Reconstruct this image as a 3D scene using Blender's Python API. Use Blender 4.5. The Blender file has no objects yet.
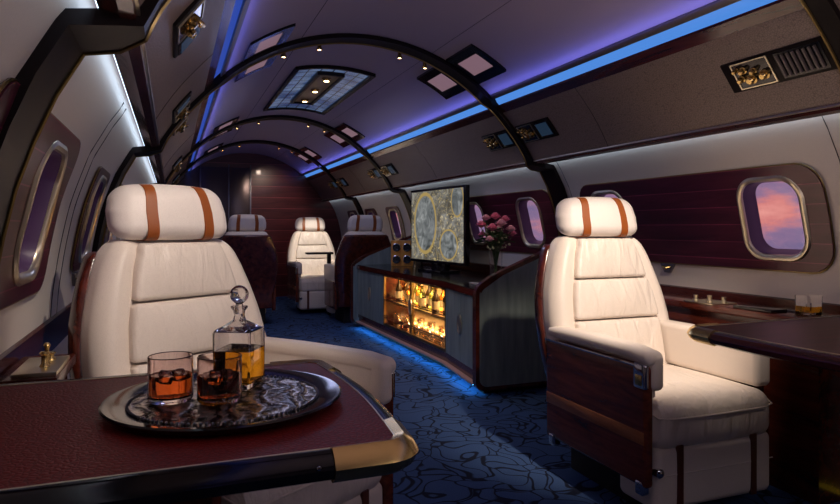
import bpy, bmesh, math, random
from mathutils import Vector, Matrix
from mathutils.geometry import tessellate_polygon
random.seed(7)
C = bpy.context.scene.collection
PI = math.pi
R = math.radians
CX = 1.015                      # cabin centre line (camera stands at x = 0)

# ------------------------------------------------------------------ materials
def nodes(name):
    m = bpy.data.materials.new(name); m.use_nodes = True
    nt = m.node_tree; b = nt.nodes['Principled BSDF']
    return m, nt, b
def N(nt, t, **kw):
    n = nt.nodes.new(t)
    for k, v in kw.items():
        if k in n.inputs: n.inputs[k].default_value = v
        else: setattr(n, k, v)
    return n
def L(nt, a, b): nt.links.new(a, b)
def coord(nt, scale=(1, 1, 1)):
    tc = N(nt, 'ShaderNodeTexCoord'); mp = N(nt, 'ShaderNodeMapping')
    mp.inputs['Scale'].default_value = scale
    L(nt, tc.outputs['Object'], mp.inputs['Vector']); return mp.outputs[0]
def ramp(nt, fac, stops):
    r = N(nt, 'ShaderNodeValToRGB'); e = r.color_ramp.elements
    while len(e) < len(stops): e.new(.5)
    for i, (p, c) in enumerate(stops):
        e[i].position = p; e[i].color = tuple(c) + (1,) if len(c) == 3 else c
    L(nt, fac, r.inputs[0]); return r.outputs[0]
def plain(name, col, rough=.5, metal=0, coat=0, bump=None, spec=.5):
    m, nt, b = nodes(name)
    b.inputs['Base Color'].default_value = (*col, 1); b.inputs['Roughness'].default_value = rough
    b.inputs['Metallic'].default_value = metal; b.inputs['Coat Weight'].default_value = coat
    b.inputs['Specular IOR Level'].default_value = spec
    v = coord(nt)
    nz = N(nt, 'ShaderNodeTexNoise', Scale=(bump[0] if bump else 30)); L(nt, v, nz.inputs['Vector'])
    mx = N(nt, 'ShaderNodeMix', data_type='RGBA'); mx.inputs[6].default_value = (*[c * .93 for c in col], 1)
    mx.inputs[7].default_value = (*[min(1, c * 1.07) for c in col], 1)
    L(nt, nz.outputs['Fac'], mx.inputs[0]); L(nt, mx.outputs[2], b.inputs['Base Color'])
    if bump:
        bp = N(nt, 'ShaderNodeBump', Strength=bump[1], Distance=bump[2]); L(nt, nz.outputs['Fac'], bp.inputs['Height'])
        L(nt, bp.outputs[0], b.inputs['Normal'])
    return m
def leather(name, col, cell=260, strength=.25, rough=.45, wrinkle=0, coat=0, dark=.8):
    m, nt, b = nodes(name); v = coord(nt)
    vo = N(nt, 'ShaderNodeTexVoronoi', feature='DISTANCE_TO_EDGE', Scale=cell); L(nt, v, vo.inputs['Vector'])
    c = ramp(nt, vo.outputs['Distance'], [(0, [x * dark for x in col]), (.12, col)])
    L(nt, c, b.inputs['Base Color']); b.inputs['Roughness'].default_value = rough
    b.inputs['Coat Weight'].default_value = coat; b.inputs['Coat Roughness'].default_value = .15
    bp = N(nt, 'ShaderNodeBump', Strength=strength, Distance=.002); L(nt, vo.outputs['Distance'], bp.inputs['Height'])
    out = bp.outputs[0]
    if wrinkle:
        v2 = coord(nt, (11, 4, 4.5)); nz = N(nt, 'ShaderNodeTexNoise', Scale=1.3, Detail=3, Distortion=1.2); L(nt, v2, nz.inputs['Vector'])
        b2 = N(nt, 'ShaderNodeBump', Strength=wrinkle, Distance=.02); L(nt, nz.outputs['Fac'], b2.inputs['Height'])
        L(nt, out, b2.inputs['Normal']); out = b2.outputs[0]
    L(nt, out, b.inputs['Normal']); return m
def wood(name, c1, c2, axis=1, rough=.18, coat=.6, scale=9, plank=0):
    m, nt, b = nodes(name)
    s = [scale] * 3; s[axis] = scale * .12
    v = coord(nt, tuple(s))
    nz = N(nt, 'ShaderNodeTexNoise', Scale=2.2, Detail=7, Roughness=.65, Distortion=.6); L(nt, v, nz.inputs['Vector'])
    c = ramp(nt, nz.outputs['Fac'], [(.3, c1), (.5, [(a + d) / 2 for a, d in zip(c1, c2)]), (.68, c2)])
    if plank:
        tc = N(nt, 'ShaderNodeTexCoord'); sp = N(nt, 'ShaderNodeSeparateXYZ'); L(nt, tc.outputs['Object'], sp.inputs[0])
        mu = N(nt, 'ShaderNodeMath', operation='MULTIPLY'); mu.inputs[1].default_value = 1 / plank; L(nt, sp.outputs['Z'], mu.inputs[0])
        fr = N(nt, 'ShaderNodeMath', operation='FRACT'); L(nt, mu.outputs[0], fr.inputs[0])
        g = ramp(nt, fr.outputs[0], [(0, (3.2, 3.5, 3.5)), (.035, (3.2, 3.5, 3.5)), (.05, (.85, .85, .85)), (.95, (1.1, 1.1, 1.1))])
        mx = N(nt, 'ShaderNodeMix', data_type='RGBA', blend_type='MULTIPLY'); mx.inputs[0].default_value = 1
        L(nt, c, mx.inputs[6]); L(nt, g, mx.inputs[7]); c = mx.outputs[2]
    L(nt, c, b.inputs['Base Color']); b.inputs['Roughness'].default_value = rough
    b.inputs['Coat Weight'].default_value = coat; b.inputs['Coat Roughness'].default_value = .06
    return m
def emit(name, col, strength):
    m, nt, b = nodes(name); b.inputs['Base Color'].default_value = (0, 0, 0, 1)
    b.inputs['Emission Color'].default_value = (*col, 1); b.inputs['Emission Strength'].default_value = strength
    return m
def glass(name, col=(1, 1, 1), rough=0, ior=1.45):
    m, nt, b = nodes(name); b.inputs['Base Color'].default_value = (*col, 1)
    b.inputs['Transmission Weight'].default_value = 1; b.inputs['Roughness'].default_value = rough
    b.inputs['IOR'].default_value = ior; return m
def thin_glass(name, tint=(1, 1, 1), refl=.06):
    m, nt, b = nodes(name); nt.nodes.remove(b); o = nt.nodes['Material Output']
    t = N(nt, 'ShaderNodeBsdfTransparent'); t.inputs[0].default_value = (*tint, 1)
    g = N(nt, 'ShaderNodeBsdfGlossy'); g.inputs['Roughness'].default_value = .03
    mx = N(nt, 'ShaderNodeMixShader'); mx.inputs[0].default_value = refl
    L(nt, t.outputs[0], mx.inputs[1]); L(nt, g.outputs[0], mx.inputs[2]); L(nt, mx.outputs[0], o.inputs[0]); return m

M = {}
M['cream'] = leather('cream_leather', (.84, .75, .67), 420, .12, .42, 0)
M['cream_w'] = leather('cream_leather_soft', (.85, .76, .68), 420, .12, .42, .75)
M['head'] = leather('headrest_leather', (.84, .77, .73), 420, .12, .5, .06)
M['tan'] = leather('tan_leather', (.30, .075, .010), 500, .2, .45)
M['brownstrap'] = leather('brown_leather', (.10, .022, .012), 500, .2, .45)
M['binleather'] = leather('taupe_embossed_leather', (.36, .275, .22), 110, 1, .40, 0, .0, .5)
M['redleather'] = leather('oxblood_leather', (.27, .014, .008), 120, 1, .52, 0, 0, .55)
M['wood'] = wood('mahogany', (.025, .005, .004), (.13, .025, .013), 1, .2, .35)
M['woodz'] = wood('rosewood_upright', (.045, .010, .007), (.22, .045, .020), 1, .25, .3, 14)
M['woodinlay'] = wood('walnut_inlay', (.22, .07, .025), (.42, .16, .06), 1, .25, .3, 14)
M['planks'] = wood('dark_plank_veneer', (.050, .008, .016), (.12, .018, .036), 1, .30, .25, 8, .078)
M['bulkwood'] = wood('bulkhead_veneer', (.07, .014, .016), (.18, .036, .036), 0, .3, .3, 6, .16)
M['black'] = plain('black_lacquer', (.007, .006, .008), .12, 0, 0)
M['darkframe'] = plain('dark_bronze_frame', (.010, .006, .006), .42, .0, .0, None, .15)
M['gold'] = plain('brushed_gold', (.66, .47, .18), .24, 1)
M['palegold'] = plain('pale_champagne_metal', (.74, .66, .48), .30, 1)
M['dimgold'] = plain('aged_gold_trim', (.30, .22, .09), .3, 1)
M['chrome'] = plain('chrome', (.75, .75, .78), .08, 1)
M['steel'] = plain('brushed_steel', (.25, .25, .28), .3, 1)
M['wall'] = plain('wall_panel_cream', (.76, .69, .61), .5, 0, 0, (240, .06, .001))
M['ceil'] = plain('ceiling_suede', (.60, .50, .50), .7, 0, 0, (300, .05, .001))
M['grey'] = plain('grey_rail', (.16, .13, .12), .4)
M['groove'] = plain('shadow_gap', (.06, .05, .05), .8)
M['led'] = emit('blue_led_strip', (.10, .33, .95), .75); M['ledleft'] = emit('deep_blue_led_strip', (.06, .14, .80), .45)
M['ledwall'] = emit('pale_blue_led', (.62, .78, 1.0), 2.8)
M['ledbase'] = emit('cyan_plinth_led', (.08, .50, 1.0), 11)
M['warm'] = emit('warm_bulb', (1, .72, .38), 16)
M['warmstrip'] = emit('warm_cabinet_strip', (1, .75, .47), 34)
M['bluescreen'] = emit('blue_display', (.10, .22, .42), .10)
M['yellow'] = emit('photoluminescent_strip', (.75, .48, .03), .35)
M['reveal'] = plain('window_reveal_violet', (.09, .045, .12), .4)
M['pane'] = thin_glass('window_glass', (.95, .93, .97), .05)
M['cabglass'] = thin_glass('cabinet_glass', (.95, .85, .7), .04)
M['glass'] = glass('clear_crystal', (.97, .95, .95)); M['tintglass'] = glass('smoky_rose_crystal', (.93, .80, .78))
M['whisky'] = glass('amber_whisky', (1.0, .47, .025), 0, 1.2)
M['whiskyred'] = glass('red_amber_whisky', (1.0, .24, .04), 0, 1.25)
M['ice'] = glass('ice', (1, .93, .86), .04, 1.31)
M['rose'] = plain('rose_petals', (.90, .25, .36), .6)
M['rosepale'] = plain('pale_rose_petals', (.95, .50, .55), .6)
M['leaf'] = plain('leaf_green', (.05, .12, .03), .5)
M['bud'] = plain('cream_buds', (.55, .55, .32), .6)
M['spkwood'] = wood('amber_burl', (.55, .20, .03), (.85, .42, .08), 2, .3, .4, 12)
M['cone'] = plain('speaker_cone', (.02, .02, .025), .3, .2)
M['matte'] = plain('matte_black', (.012, .011, .012), .8)
def mk_carpet():
    m, nt, b = nodes('swirl_carpet'); v = coord(nt, (1, 1, 1))
    nz = N(nt, 'ShaderNodeTexNoise', Scale=6.5, Detail=0); L(nt, v, nz.inputs['Vector'])
    ad = N(nt, 'ShaderNodeVectorMath', operation='MULTIPLY_ADD'); L(nt, nz.outputs['Color'], ad.inputs[0])
    ad.inputs[1].default_value = (.30, .30, 0); L(nt, v, ad.inputs[2])
    vo = N(nt, 'ShaderNodeTexVoronoi', feature='DISTANCE_TO_EDGE', Scale=9.5); L(nt, ad.outputs[0], vo.inputs['Vector'])
    line = ramp(nt, vo.outputs['Distance'], [(.03, (0, 0, 0)), (.055, (1, 1, 1))])
    fine = N(nt, 'ShaderNodeTexNoise', Scale=260, Detail=2); L(nt, v, fine.inputs['Vector'])
    mx = N(nt, 'ShaderNodeMix', data_type='RGBA'); mx.inputs[6].default_value = (.012, .016, .035, 1); mx.inputs[7].default_value = (.045, .088, .21, 1)
    L(nt, line, mx.inputs[0])
    m2 = N(nt, 'ShaderNodeMix', data_type='RGBA', blend_type='MULTIPLY'); m2.inputs[0].default_value = .6
    L(nt, mx.outputs[2], m2.inputs[6]); L(nt, ramp(nt, fine.outputs['Fac'], [(.3, (.5, .5, .5)), (.7, (1.3, 1.3, 1.3))]), m2.inputs[7])
    L(nt, m2.outputs[2], b.inputs['Base Color']); b.inputs['Roughness'].default_value = .95
    b.inputs['Specular IOR Level'].default_value = .1
    bp = N(nt, 'ShaderNodeBump', Strength=.5, Distance=.004); L(nt, line, bp.inputs['Height']); L(nt, bp.outputs[0], b.inputs['Normal'])
    return m
M['carpet'] = mk_carpet()
def mk_shagreen():
    m, nt, b = nodes('grey_shagreen'); v = coord(nt, (1, 1, 1))
    vo = N(nt, 'ShaderNodeTexVoronoi', Scale=240); L(nt, v, vo.inputs['Vector'])
    w = N(nt, 'ShaderNodeTexNoise', Scale=3.5, Detail=4); L(nt, coord(nt, (6, 6, .8)), w.inputs['Vector'])
    c = ramp(nt, w.outputs['Fac'], [(.3, (.17, .22, .21)), (.7, (.30, .36, .34))])
    L(nt, c, b.inputs['Base Color']); b.inputs['Roughness'].default_value = .4
    bp = N(nt, 'ShaderNodeBump', Strength=.3, Distance=.001); L(nt, vo.outputs['Distance'], bp.inputs['Height']); L(nt, bp.outputs[0], b.inputs['Normal'])
    return m
M['shagreen'] = mk_shagreen()
def mk_tray():
    m, nt, b = nodes('silver_swirl_inlay'); v = coord(nt, (1, 1, 1))
    nz = N(nt, 'ShaderNodeTexNoise', Scale=14, Detail=3, Distortion=2.5); L(nt, v, nz.inputs['Vector'])
    w = N(nt, 'ShaderNodeTexWave', Scale=9, Distortion=11, Detail=3); w.inputs['Detail Scale'].default_value = 2.2; L(nt, v, w.inputs['Vector'])
    c = ramp(nt, w.outputs['Fac'], [(.12, (.03, .02, .014)), (.42, (.20, .16, .12)), (.85, (.50, .45, .38))])
    L(nt, c, b.inputs['Base Color']); b.inputs['Metallic'].default_value = .8; b.inputs['Roughness'].default_value = .25
    bp = N(nt, 'ShaderNodeBump', Strength=.8, Distance=.004); L(nt, w.outputs['Fac'], bp.inputs['Height']); L(nt, bp.outputs[0], b.inputs['Normal'])
    return m
M['tray'] = mk_tray()
def mk_lattice():
    m, nt, b = nodes('backlit_blue_lattice'); v = coord(nt, (1, 1, 1))
    sp = N(nt, 'ShaderNodeSeparateXYZ'); L(nt, v, sp.inputs[0])
    out = None
    for ax, per in (('X', .085), ('Y', .13)):
        mu = N(nt, 'ShaderNodeMath', operation='MULTIPLY'); mu.inputs[1].default_value = 1 / per; L(nt, sp.outputs[ax], mu.inputs[0])
        fr = N(nt, 'ShaderNodeMath', operation='FRACT'); L(nt, mu.outputs[0], fr.inputs[0])
        g = ramp(nt, fr.outputs[0], [(0, (0, 0, 0)), (.09, (0, 0, 0)), (.12, (1, 1, 1))])
        if out is None: out = g
        else:
            mm = N(nt, 'ShaderNodeMix', data_type='RGBA', blend_type='MULTIPLY'); mm.inputs[0].default_value = 1
            L(nt, out, mm.inputs[6]); L(nt, g, mm.inputs[7]); out = mm.outputs[2]
    nz = N(nt, 'ShaderNodeTexNoise', Scale=5, Detail=2); L(nt, v, nz.inputs['Vector'])
    c = ramp(nt, nz.outputs['Fac'], [(.35, (.04, .08, .22)), (.65, (.20, .28, .48))])
    mm = N(nt, 'ShaderNodeMix', data_type='RGBA', blend_type='MULTIPLY'); mm.inputs[0].default_value = 1
    L(nt, out, mm.inputs[6]); L(nt, c, mm.inputs[7])
    L(nt, mm.outputs[2], b.inputs['Emission Color']); b.inputs['Emission Strength'].default_value = .5
    b.inputs['Base Color'].default_value = (.02, .03, .06, 1); b.inputs['Roughness'].default_value = .2
    return m
M['lattice'] = mk_lattice()
def mk_screen():
    # picture on the display: pale grey-brown stone, two gilt ovals and gilt ornament (object x = width, z = height)
    m, nt, b = nodes('display_picture'); v = coord(nt)
    sp = N(nt, 'ShaderNodeSeparateXYZ'); L(nt, v, sp.inputs[0])
    def ell(cx, cz, a, c):
        r = []
        for ax, o, s in (('X', cx, a), ('Z', cz, c)):
            s1 = N(nt, 'ShaderNodeMath', operation='SUBTRACT'); s1.inputs[1].default_value = o; L(nt, sp.outputs[ax], s1.inputs[0])
            s2 = N(nt, 'ShaderNodeMath', operation='DIVIDE'); s2.inputs[1].default_value = s; L(nt, s1.outputs[0], s2.inputs[0])
            s3 = N(nt, 'ShaderNodeMath', operation='MULTIPLY'); L(nt, s2.outputs[0], s3.inputs[0]); L(nt, s2.outputs[0], s3.inputs[1]); r.append(s3)
        ad = N(nt, 'ShaderNodeMath', operation='ADD'); L(nt, r[0].outputs[0], ad.inputs[0]); L(nt, r[1].outputs[0], ad.inputs[1])
        sq = N(nt, 'ShaderNodeMath', operation='SQRT'); L(nt, ad.outputs[0], sq.inputs[0]); return sq.outputs[0]
    nz = N(nt, 'ShaderNodeTexNoise', Scale=9, Detail=6, Distortion=1.5); L(nt, v, nz.inputs['Vector'])
    n2 = N(nt, 'ShaderNodeTexNoise', Scale=26, Detail=3, Distortion=3); L(nt, v, n2.inputs['Vector'])
    base = ramp(nt, nz.outputs['Fac'], [(.3, (.10, .085, .06)), (.5, (.22, .21, .18)), (.68, (.42, .41, .37))])
    spark = ramp(nt, n2.outputs['Fac'], [(.56, (0, 0, 0)), (.66, (.75, .55, .18))])
    inside = ramp(nt, nz.outputs['Fac'], [(.3, (.07, .08, .08)), (.5, (.25, .27, .27)), (.7, (.55, .57, .56))])
    col = base
    def mix(f, a, c, mode='MIX'):
        x = N(nt, 'ShaderNodeMix', data_type='RGBA', blend_type=mode)
        if f is None: x.inputs[0].default_value = 1
        else: L(nt, f, x.inputs[0])
        L(nt, a, x.inputs[6])
        if isinstance(c, tuple): x.inputs[7].default_value = (*c, 1)
        else: L(nt, c, x.inputs[7])
        return x.outputs[2]
    col = mix(None, col, spark, 'ADD')
    for (cx, cz, a, c) in ((-.19, .02, .21, .27), (.22, -.16, .15, .13), (.36, .2, .10, .14)):
        e = ell(cx, cz, a, c)
        col = mix(ramp(nt, e, [(.88, (1, 1, 1)), (.9, (0, 0, 0))]), col, inside)
        ringf = ramp(nt, e, [(.86, (0, 0, 0)), (.90, (1, 1, 1)), (1.0, (1, 1, 1)), (1.05, (0, 0, 0))])
        col = mix(ringf, col, (.62, .44, .15))
    L(nt, col, b.inputs['Emission Color']); b.inputs['Emission Strength'].default_value = .6
    b.inputs['Base Color'].default_value = (.01, .01, .01, 1); b.inputs['Roughness'].default_value = .15
    return m
M['screen'] = mk_screen()

# ------------------------------------------------------------------ mesh helpers
def obj(name, bm, mat, parent=None, smooth=True, loc=None):
    me = bpy.data.meshes.new(name)
    bmesh.ops.remove_doubles(bm, verts=bm.verts, dist=1e-6)
    bmesh.ops.recalc_face_normals(bm, faces=bm.faces)
    bm.to_mesh(me); bm.free()
    for p in me.polygons: p.use_smooth = smooth
    me.materials.append(mat)
    if smooth:
        try: me.set_sharp_from_angle(angle=R(38))
        except Exception: pass
    o = bpy.data.objects.new(name, me); C.objects.link(o)
    if loc: o.location = loc
    if parent: o.parent = parent
    return o
def thing(name, label, cat, loc=(0, 0, 0), rz=0, group=None):
    o = bpy.data.objects.new(name, None); C.objects.link(o); o.empty_display_size = .1
    o.location = loc; o.rotation_euler = (0, 0, rz); o['label'] = label; o['category'] = cat
    if group: o['group'] = group
    return o
def tag(o, label, cat, group=None):
    o['label'] = label; o['category'] = cat
    if group: o['group'] = group
    return o
def struct(o, label=None):
    o['kind'] = 'structure'
    if label: o['label'] = label
    return o
def structE(name, loc=(0, 0, 0)):
    o = bpy.data.objects.new(name, None); C.objects.link(o); o.location = loc; o['kind'] = 'structure'; return o
def dup(root, loc, rz, label, group=None):
    r = root.copy(); C.objects.link(r); r.location = loc; r.rotation_euler = (0, 0, rz); r['label'] = label
    if group: r['group'] = group
    def rec(a, b):
        for ch in list(a.children):
            c = ch.copy(); C.objects.link(c); c.parent = b; rec(ch, c)
    rec(root, r); return r
def bxx(bm, x0, x1, y0, y1, z0, z1, bev=0, M4=None):
    g = bmesh.ops.create_cube(bm, size=1); vs = g['verts']
    for v in vs:
        v.co = Vector(((x0 + x1) / 2 + v.co.x * (x1 - x0), (y0 + y1) / 2 + v.co.y * (y1 - y0), (z0 + z1) / 2 + v.co.z * (z1 - z0)))
    if bev:
        es = list({e for v in vs for e in v.link_edges})
        g2 = bmesh.ops.bevel(bm, geom=es, offset=bev, segments=2, affect='EDGES', profile=.6); vs = g2['verts']
    if M4:
        for v in vs: v.co = M4 @ v.co
    return vs
def box(name, x0, x1, y0, y1, z0, z1, mat, parent=None, bev=.003):
    bm = bmesh.new(); bxx(bm, x0, x1, y0, y1, z0, z1, bev); return obj(name, bm, mat, parent)
def rbox(bm, size, r, ctr=(0, 0, 0), k=4, n=8, puff=(0, 0, 0), deform=None):
    """rounded, optionally puffed box; deform(x,y,z) -> tuple bends it"""
    hs = [s / 2 for s in size]; rs = min(r, min(hs) * .999)
    ax = []
    for h in hs:
        a = [-h + rs * (1 - math.tan((1 - i / k) * PI / 4) * 1.0) for i in range(k)]
        inner = [(-h + rs) + (2 * (h - rs)) * i / n for i in range(n + 1)]
        ax.append(a + inner + [-q for q in reversed(a)])
    cache = {}
    def vert(i, j, l):
        key = (i, j, l)
        if key in cache: return cache[key]
        p = [ax[0][i], ax[1][j], ax[2][l]]
        q = [max(-(h - rs), min(h - rs, c)) for c, h in zip(p, hs)]
        d = Vector([a - b for a, b in zip(p, q)])
        if d.length > 1e-9: d = d.normalized() * rs
        w = Vector(q) + d
        f = [w[t] / hs[t] for t in range(3)]
        w0 = w.copy()
        for t in range(3):
            if puff[t]:
                o = [u for u in range(3) if u != t]
                w[t] += puff[t] * f[t] * (1 - f[o[0]] ** 2) * (1 - f[o[1]] ** 2)
        w += Vector(ctr)
        if deform: w = Vector(deform(*w))
        v = bm.verts.new(w); cache[key] = v; return v
    nn = [len(a) - 1 for a in ax]
    def face(a, b, c, d):
        try: bm.faces.new((a, b, c, d))
        except ValueError: pass
    for s in (0, nn[0]):
        for j in range(nn[1]):
            for l in range(nn[2]): face(vert(s, j, l), vert(s, j + 1, l), vert(s, j + 1, l + 1), vert(s, j, l + 1))
    for s in (0, nn[1]):
        for i in range(nn[0]):
            for l in range(nn[2]): face(vert(i, s, l), vert(i + 1, s, l), vert(i + 1, s, l + 1), vert(i, s, l + 1))
    for s in (0, nn[2]):
        for i in range(nn[0]):
            for j in range(nn[1]): face(vert(i, j, s), vert(i + 1, j, s), vert(i + 1, j + 1, s), vert(i, j + 1, s))
def tube(bm, pts, r, n=8, closed=False, cap=True):
    pts = [Vector(p) for p in pts]; rings = []; m = len(pts)
    up = None
    for i, p in enumerate(pts):
        if closed: t = pts[(i + 1) % m] - pts[i - 1]
        else: t = pts[min(i + 1, m - 1)] - pts[max(i - 1, 0)]
        t.normalize()
        if up is None:
            up = Vector((0, 0, 1)) if abs(t.z) < .9 else Vector((1, 0, 0))
        a = t.cross(up)
        if a.length < 1e-5: a = t.orthogonal()
        a.normalize(); b = a.cross(t).normalized(); up = b
        rr = r(i / (m - 1)) if callable(r) else r
        rings.append([bm.verts.new(p + a * math.cos(2 * PI * k / n) * rr + b * math.sin(2 * PI * k / n) * rr) for k in range(n)])
    for i in range(m if closed else m - 1):
        A, B = rings[i], rings[(i + 1) % m]
        for k in range(n): bm.faces.new((A[k], A[(k + 1) % n], B[(k + 1) % n], B[k]))
    if cap and not closed: bm.faces.new(rings[0]); bm.faces.new(rings[-1])
def lathe(bm, prof, n=32, ctr=(0, 0, 0), mat4=None):
    rings = []; c = Vector(ctr); allv = []
    for (r, z) in prof:
        if r < 1e-6: rings.append([bm.verts.new(Vector((0, 0, z)))])
        else: rings.append([bm.verts.new(Vector((r * math.cos(2 * PI * k / n), r * math.sin(2 * PI * k / n), z))) for k in range(n)])
    for ring in rings: allv += ring
    for i in range(len(rings) - 1):
        A, B = rings[i], rings[i + 1]
        for k in range(n):
            k2 = (k + 1) % n
            if len(A) == 1 and len(B) == 1: continue
            if len(A) == 1: bm.faces.new((A[0], B[k2], B[k]))
            elif len(B) == 1: bm.faces.new((A[k], A[k2], B[0]))
            else: bm.faces.new((A[k], A[k2], B[k2], B[k]))
    for v in allv:
        if mat4: v.co = mat4 @ v.co
        v.co += c
def rrect(cu, cv, hu, hv, r, k=6):
    """closed rounded rectangle loop of (u, v)"""
    out = []
    for (sx, sy, a0) in ((1, 1, 0), (-1, 1, 90), (-1, -1, 180), (1, -1, 270)):
        for i in range(k + 1):
            a = R(a0 + 90 * i / k)
            out.append((cu + sx * (hu - r) + r * math.cos(a), cv + sy * (hv - r) + r * math.sin(a)))
    return out
def sweepsec(bm, path, section, closed=True, frames=None):
    """section points (a,b): path point + a*A + b*B with frames [(A,B)]"""
    rings = [[bm.verts.new(Vector(p) + A * a + B * b) for (a, b) in section] for p, (A, B) in zip(path, frames)]
    m = len(rings); n = len(section)
    for i in range(m if closed else m - 1):
        P, Q = rings[i], rings[(i + 1) % m]
        for k in range(n): bm.faces.new((P[k], P[(k + 1) % n], Q[(k + 1) % n], Q[k]))
    if not closed: bm.faces.new(rings[0]); bm.faces.new(rings[-1])

# ------------------------------------------------------------------ cabin cross-section
WP = [(0, 1.34), (.3, 1.375), (.675, 1.39), (.85, 1.375), (1.07, 1.335), (1.25, 1.275), (1.36, 1.215), (1.44, 1.165)]
def prof(z):
    for (z0, o0), (z1, o1), i in zip(WP, WP[1:], range(9)):
        if z <= z1 or z1 == 1.44:
            t = (z - z0) / (z1 - z0)
            # catmull-rom for a smooth curve
            om = WP[i - 1][1] if i > 0 else o0; on = WP[i + 2][1] if i + 2 < len(WP) else o1
            m0 = (o1 - om) / 2; m1 = (on - o0) / 2
            return (2*t**3 - 3*t*t + 1) * o0 + (t**3 - 2*t*t + t) * m0 + (-2*t**3 + 3*t*t) * o1 + (t**3 - t*t) * m1
RC = 1.18; ZT = 2.075
def ceilz(o): return ZT - RC + math.sqrt(RC * RC - o * o)
def wx(side, off): return CX + side * off
Y0, Y1 = -2.2, 9.4
def strip(bm, pts, y0=Y0, y1=Y1, side=1, ny=24):
    """pts (offset,z) extruded along y"""
    rows = []
    for i in range(ny + 1):
        y = y0 + (y1 - y0) * i / ny
        rows.append([bm.verts.new((wx(side, o), y, z)) for (o, z) in pts])
    for i in range(ny):
        for k in range(len(pts) - 1): bm.faces.new((rows[i][k], rows[i][k + 1], rows[i + 1][k + 1], rows[i + 1][k]))
def wallpatch(bm, outer, holes, side, inset, thick=None):
    """outline (y,z) with holes laid onto the curved wall, inset metres inside it"""
    loops = [[Vector((y, z, 0)) for y, z in outer]] + [[Vector((y, z, 0)) for y, z in h] for h in holes]
    flat = [p for l in loops for p in l]
    tris = tessellate_polygon(loops)
    b2 = bmesh.new(); vs = [b2.verts.new(p) for p in flat]
    for t in tris:
        try: b2.faces.new([vs[i] for i in t])
        except ValueError: pass
    zs = [p.y for p in flat]; z = min(zs) + .03
    while z < max(zs):
        bmesh.ops.bisect_plane(b2, geom=b2.verts[:] + b2.edges[:] + b2.faces[:], plane_co=(0, z, 0), plane_no=(0, 1, 0)); z += .045
    if thick:
        g = bmesh.ops.extrude_face_region(b2, geom=b2.faces[:])
        for v in g['geom']:
            if isinstance(v, bmesh.types.BMVert): v.co.z = thick
    mp = {}
    for v in b2.verts:
        mp[v] = bm.verts.new((wx(side, prof(v.co.y) - inset - v.co.z), v.co.x, v.co.y))
    for f in b2.faces:
        try: bm.faces.new([mp[v] for v in f.verts])
        except ValueError: pass
    b2.free()

# floor -------------------------------------------------------------------
bm = bmesh.new(); g = bmesh.ops.create_grid(bm, x_segments=6, y_segments=20, size=1)
for v in bm.verts: v.co = Vector((CX + v.co.x * 1.42, (Y0 + Y1) / 2 + v.co.y * (Y1 - Y0) / 2, 0))
struct(obj('floor', bm, M['carpet'], smooth=False), 'blue carpet with dark swirling vine lines')

HW, HH, HR = .137, .156, .078
WIN = {1: [1.945, 3.0, 3.87, 4.72, 5.65, 6.75, 7.6, 8.45], -1: [1.83, 2.92, 3.95, 4.85, 5.7, 6.75, 7.6, 8.45]}
ZW = 1.042
wn = 0
for side, nm in ((1, 'right'), (-1, 'left')):
    bm = bmesh.new()
    holes = [rrect(y, ZW, HW, HH, HR) for y in WIN[side]]
    wallpatch(bm, [(Y0, .78), (Y1, .78), (Y1, 1.29), (Y0, 1.29)], holes, side, 0)
    strip(bm, [(prof(z), z) for z in [.78 - .078 * i for i in range(11)]], side=side)
    strip(bm, [(prof(z), z) for z in [1.29, 1.33, 1.37, 1.41, 1.445]] + [(1.16, 1.47)], side=side)
    struct(obj('wall_' + nm, bm, M['wall']), 'cream curved %s cabin side wall' % nm)
    for y in WIN[side]:
        wn += 1
        e = structE('window_%d' % wn); nstep = 9
        lp = rrect(y, ZW, HW, HH, HR, 7)
        pts = [Vector((wx(side, prof(z)), yy, z)) for yy, z in lp]
        nrm = Vector((-side, 0, -side * 0)); nrm = Vector((-side, 0, -.18)).normalized()
        fr = []
        for i, (yy, z) in enumerate(lp):
            a = lp[i - 1]; b_ = lp[(i + 1) % len(lp)]; t = Vector((0, b_[0] - a[0], b_[1] - a[1])).normalized()
            fr.append((Vector((0, t.z, -t.y)), nrm))   # outward in the wall plane, inward of the cabin
        sec = [(.024, .000), (.024, .014), (.018, .021), (.008, .022), (-.002, .016), (-.006, .004), (-.006, -.01), (.02, -.01)]
        bm = bmesh.new(); sweepsec(bm, pts, sec, True, fr); obj('window_frame', bm, M['palegold'], e)
        bm = bmesh.new()
        sec = [(-.003, .010), (-.006, .006), (-.009, -.03), (-.014, -.060), (-.004, -.060), (.004, -.02)]
        sweepsec(bm, pts, sec, True, fr); obj('window_reveal', bm, M['reveal'], e)
        bm = bmesh.new(); vs = [bm.verts.new(p + A * -.006 - nrm * .050) for p, (A, B) in zip(pts, fr)]; bm.faces.new(vs)
        obj('window_pane', bm, M['pane'], e, smooth=False)

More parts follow.
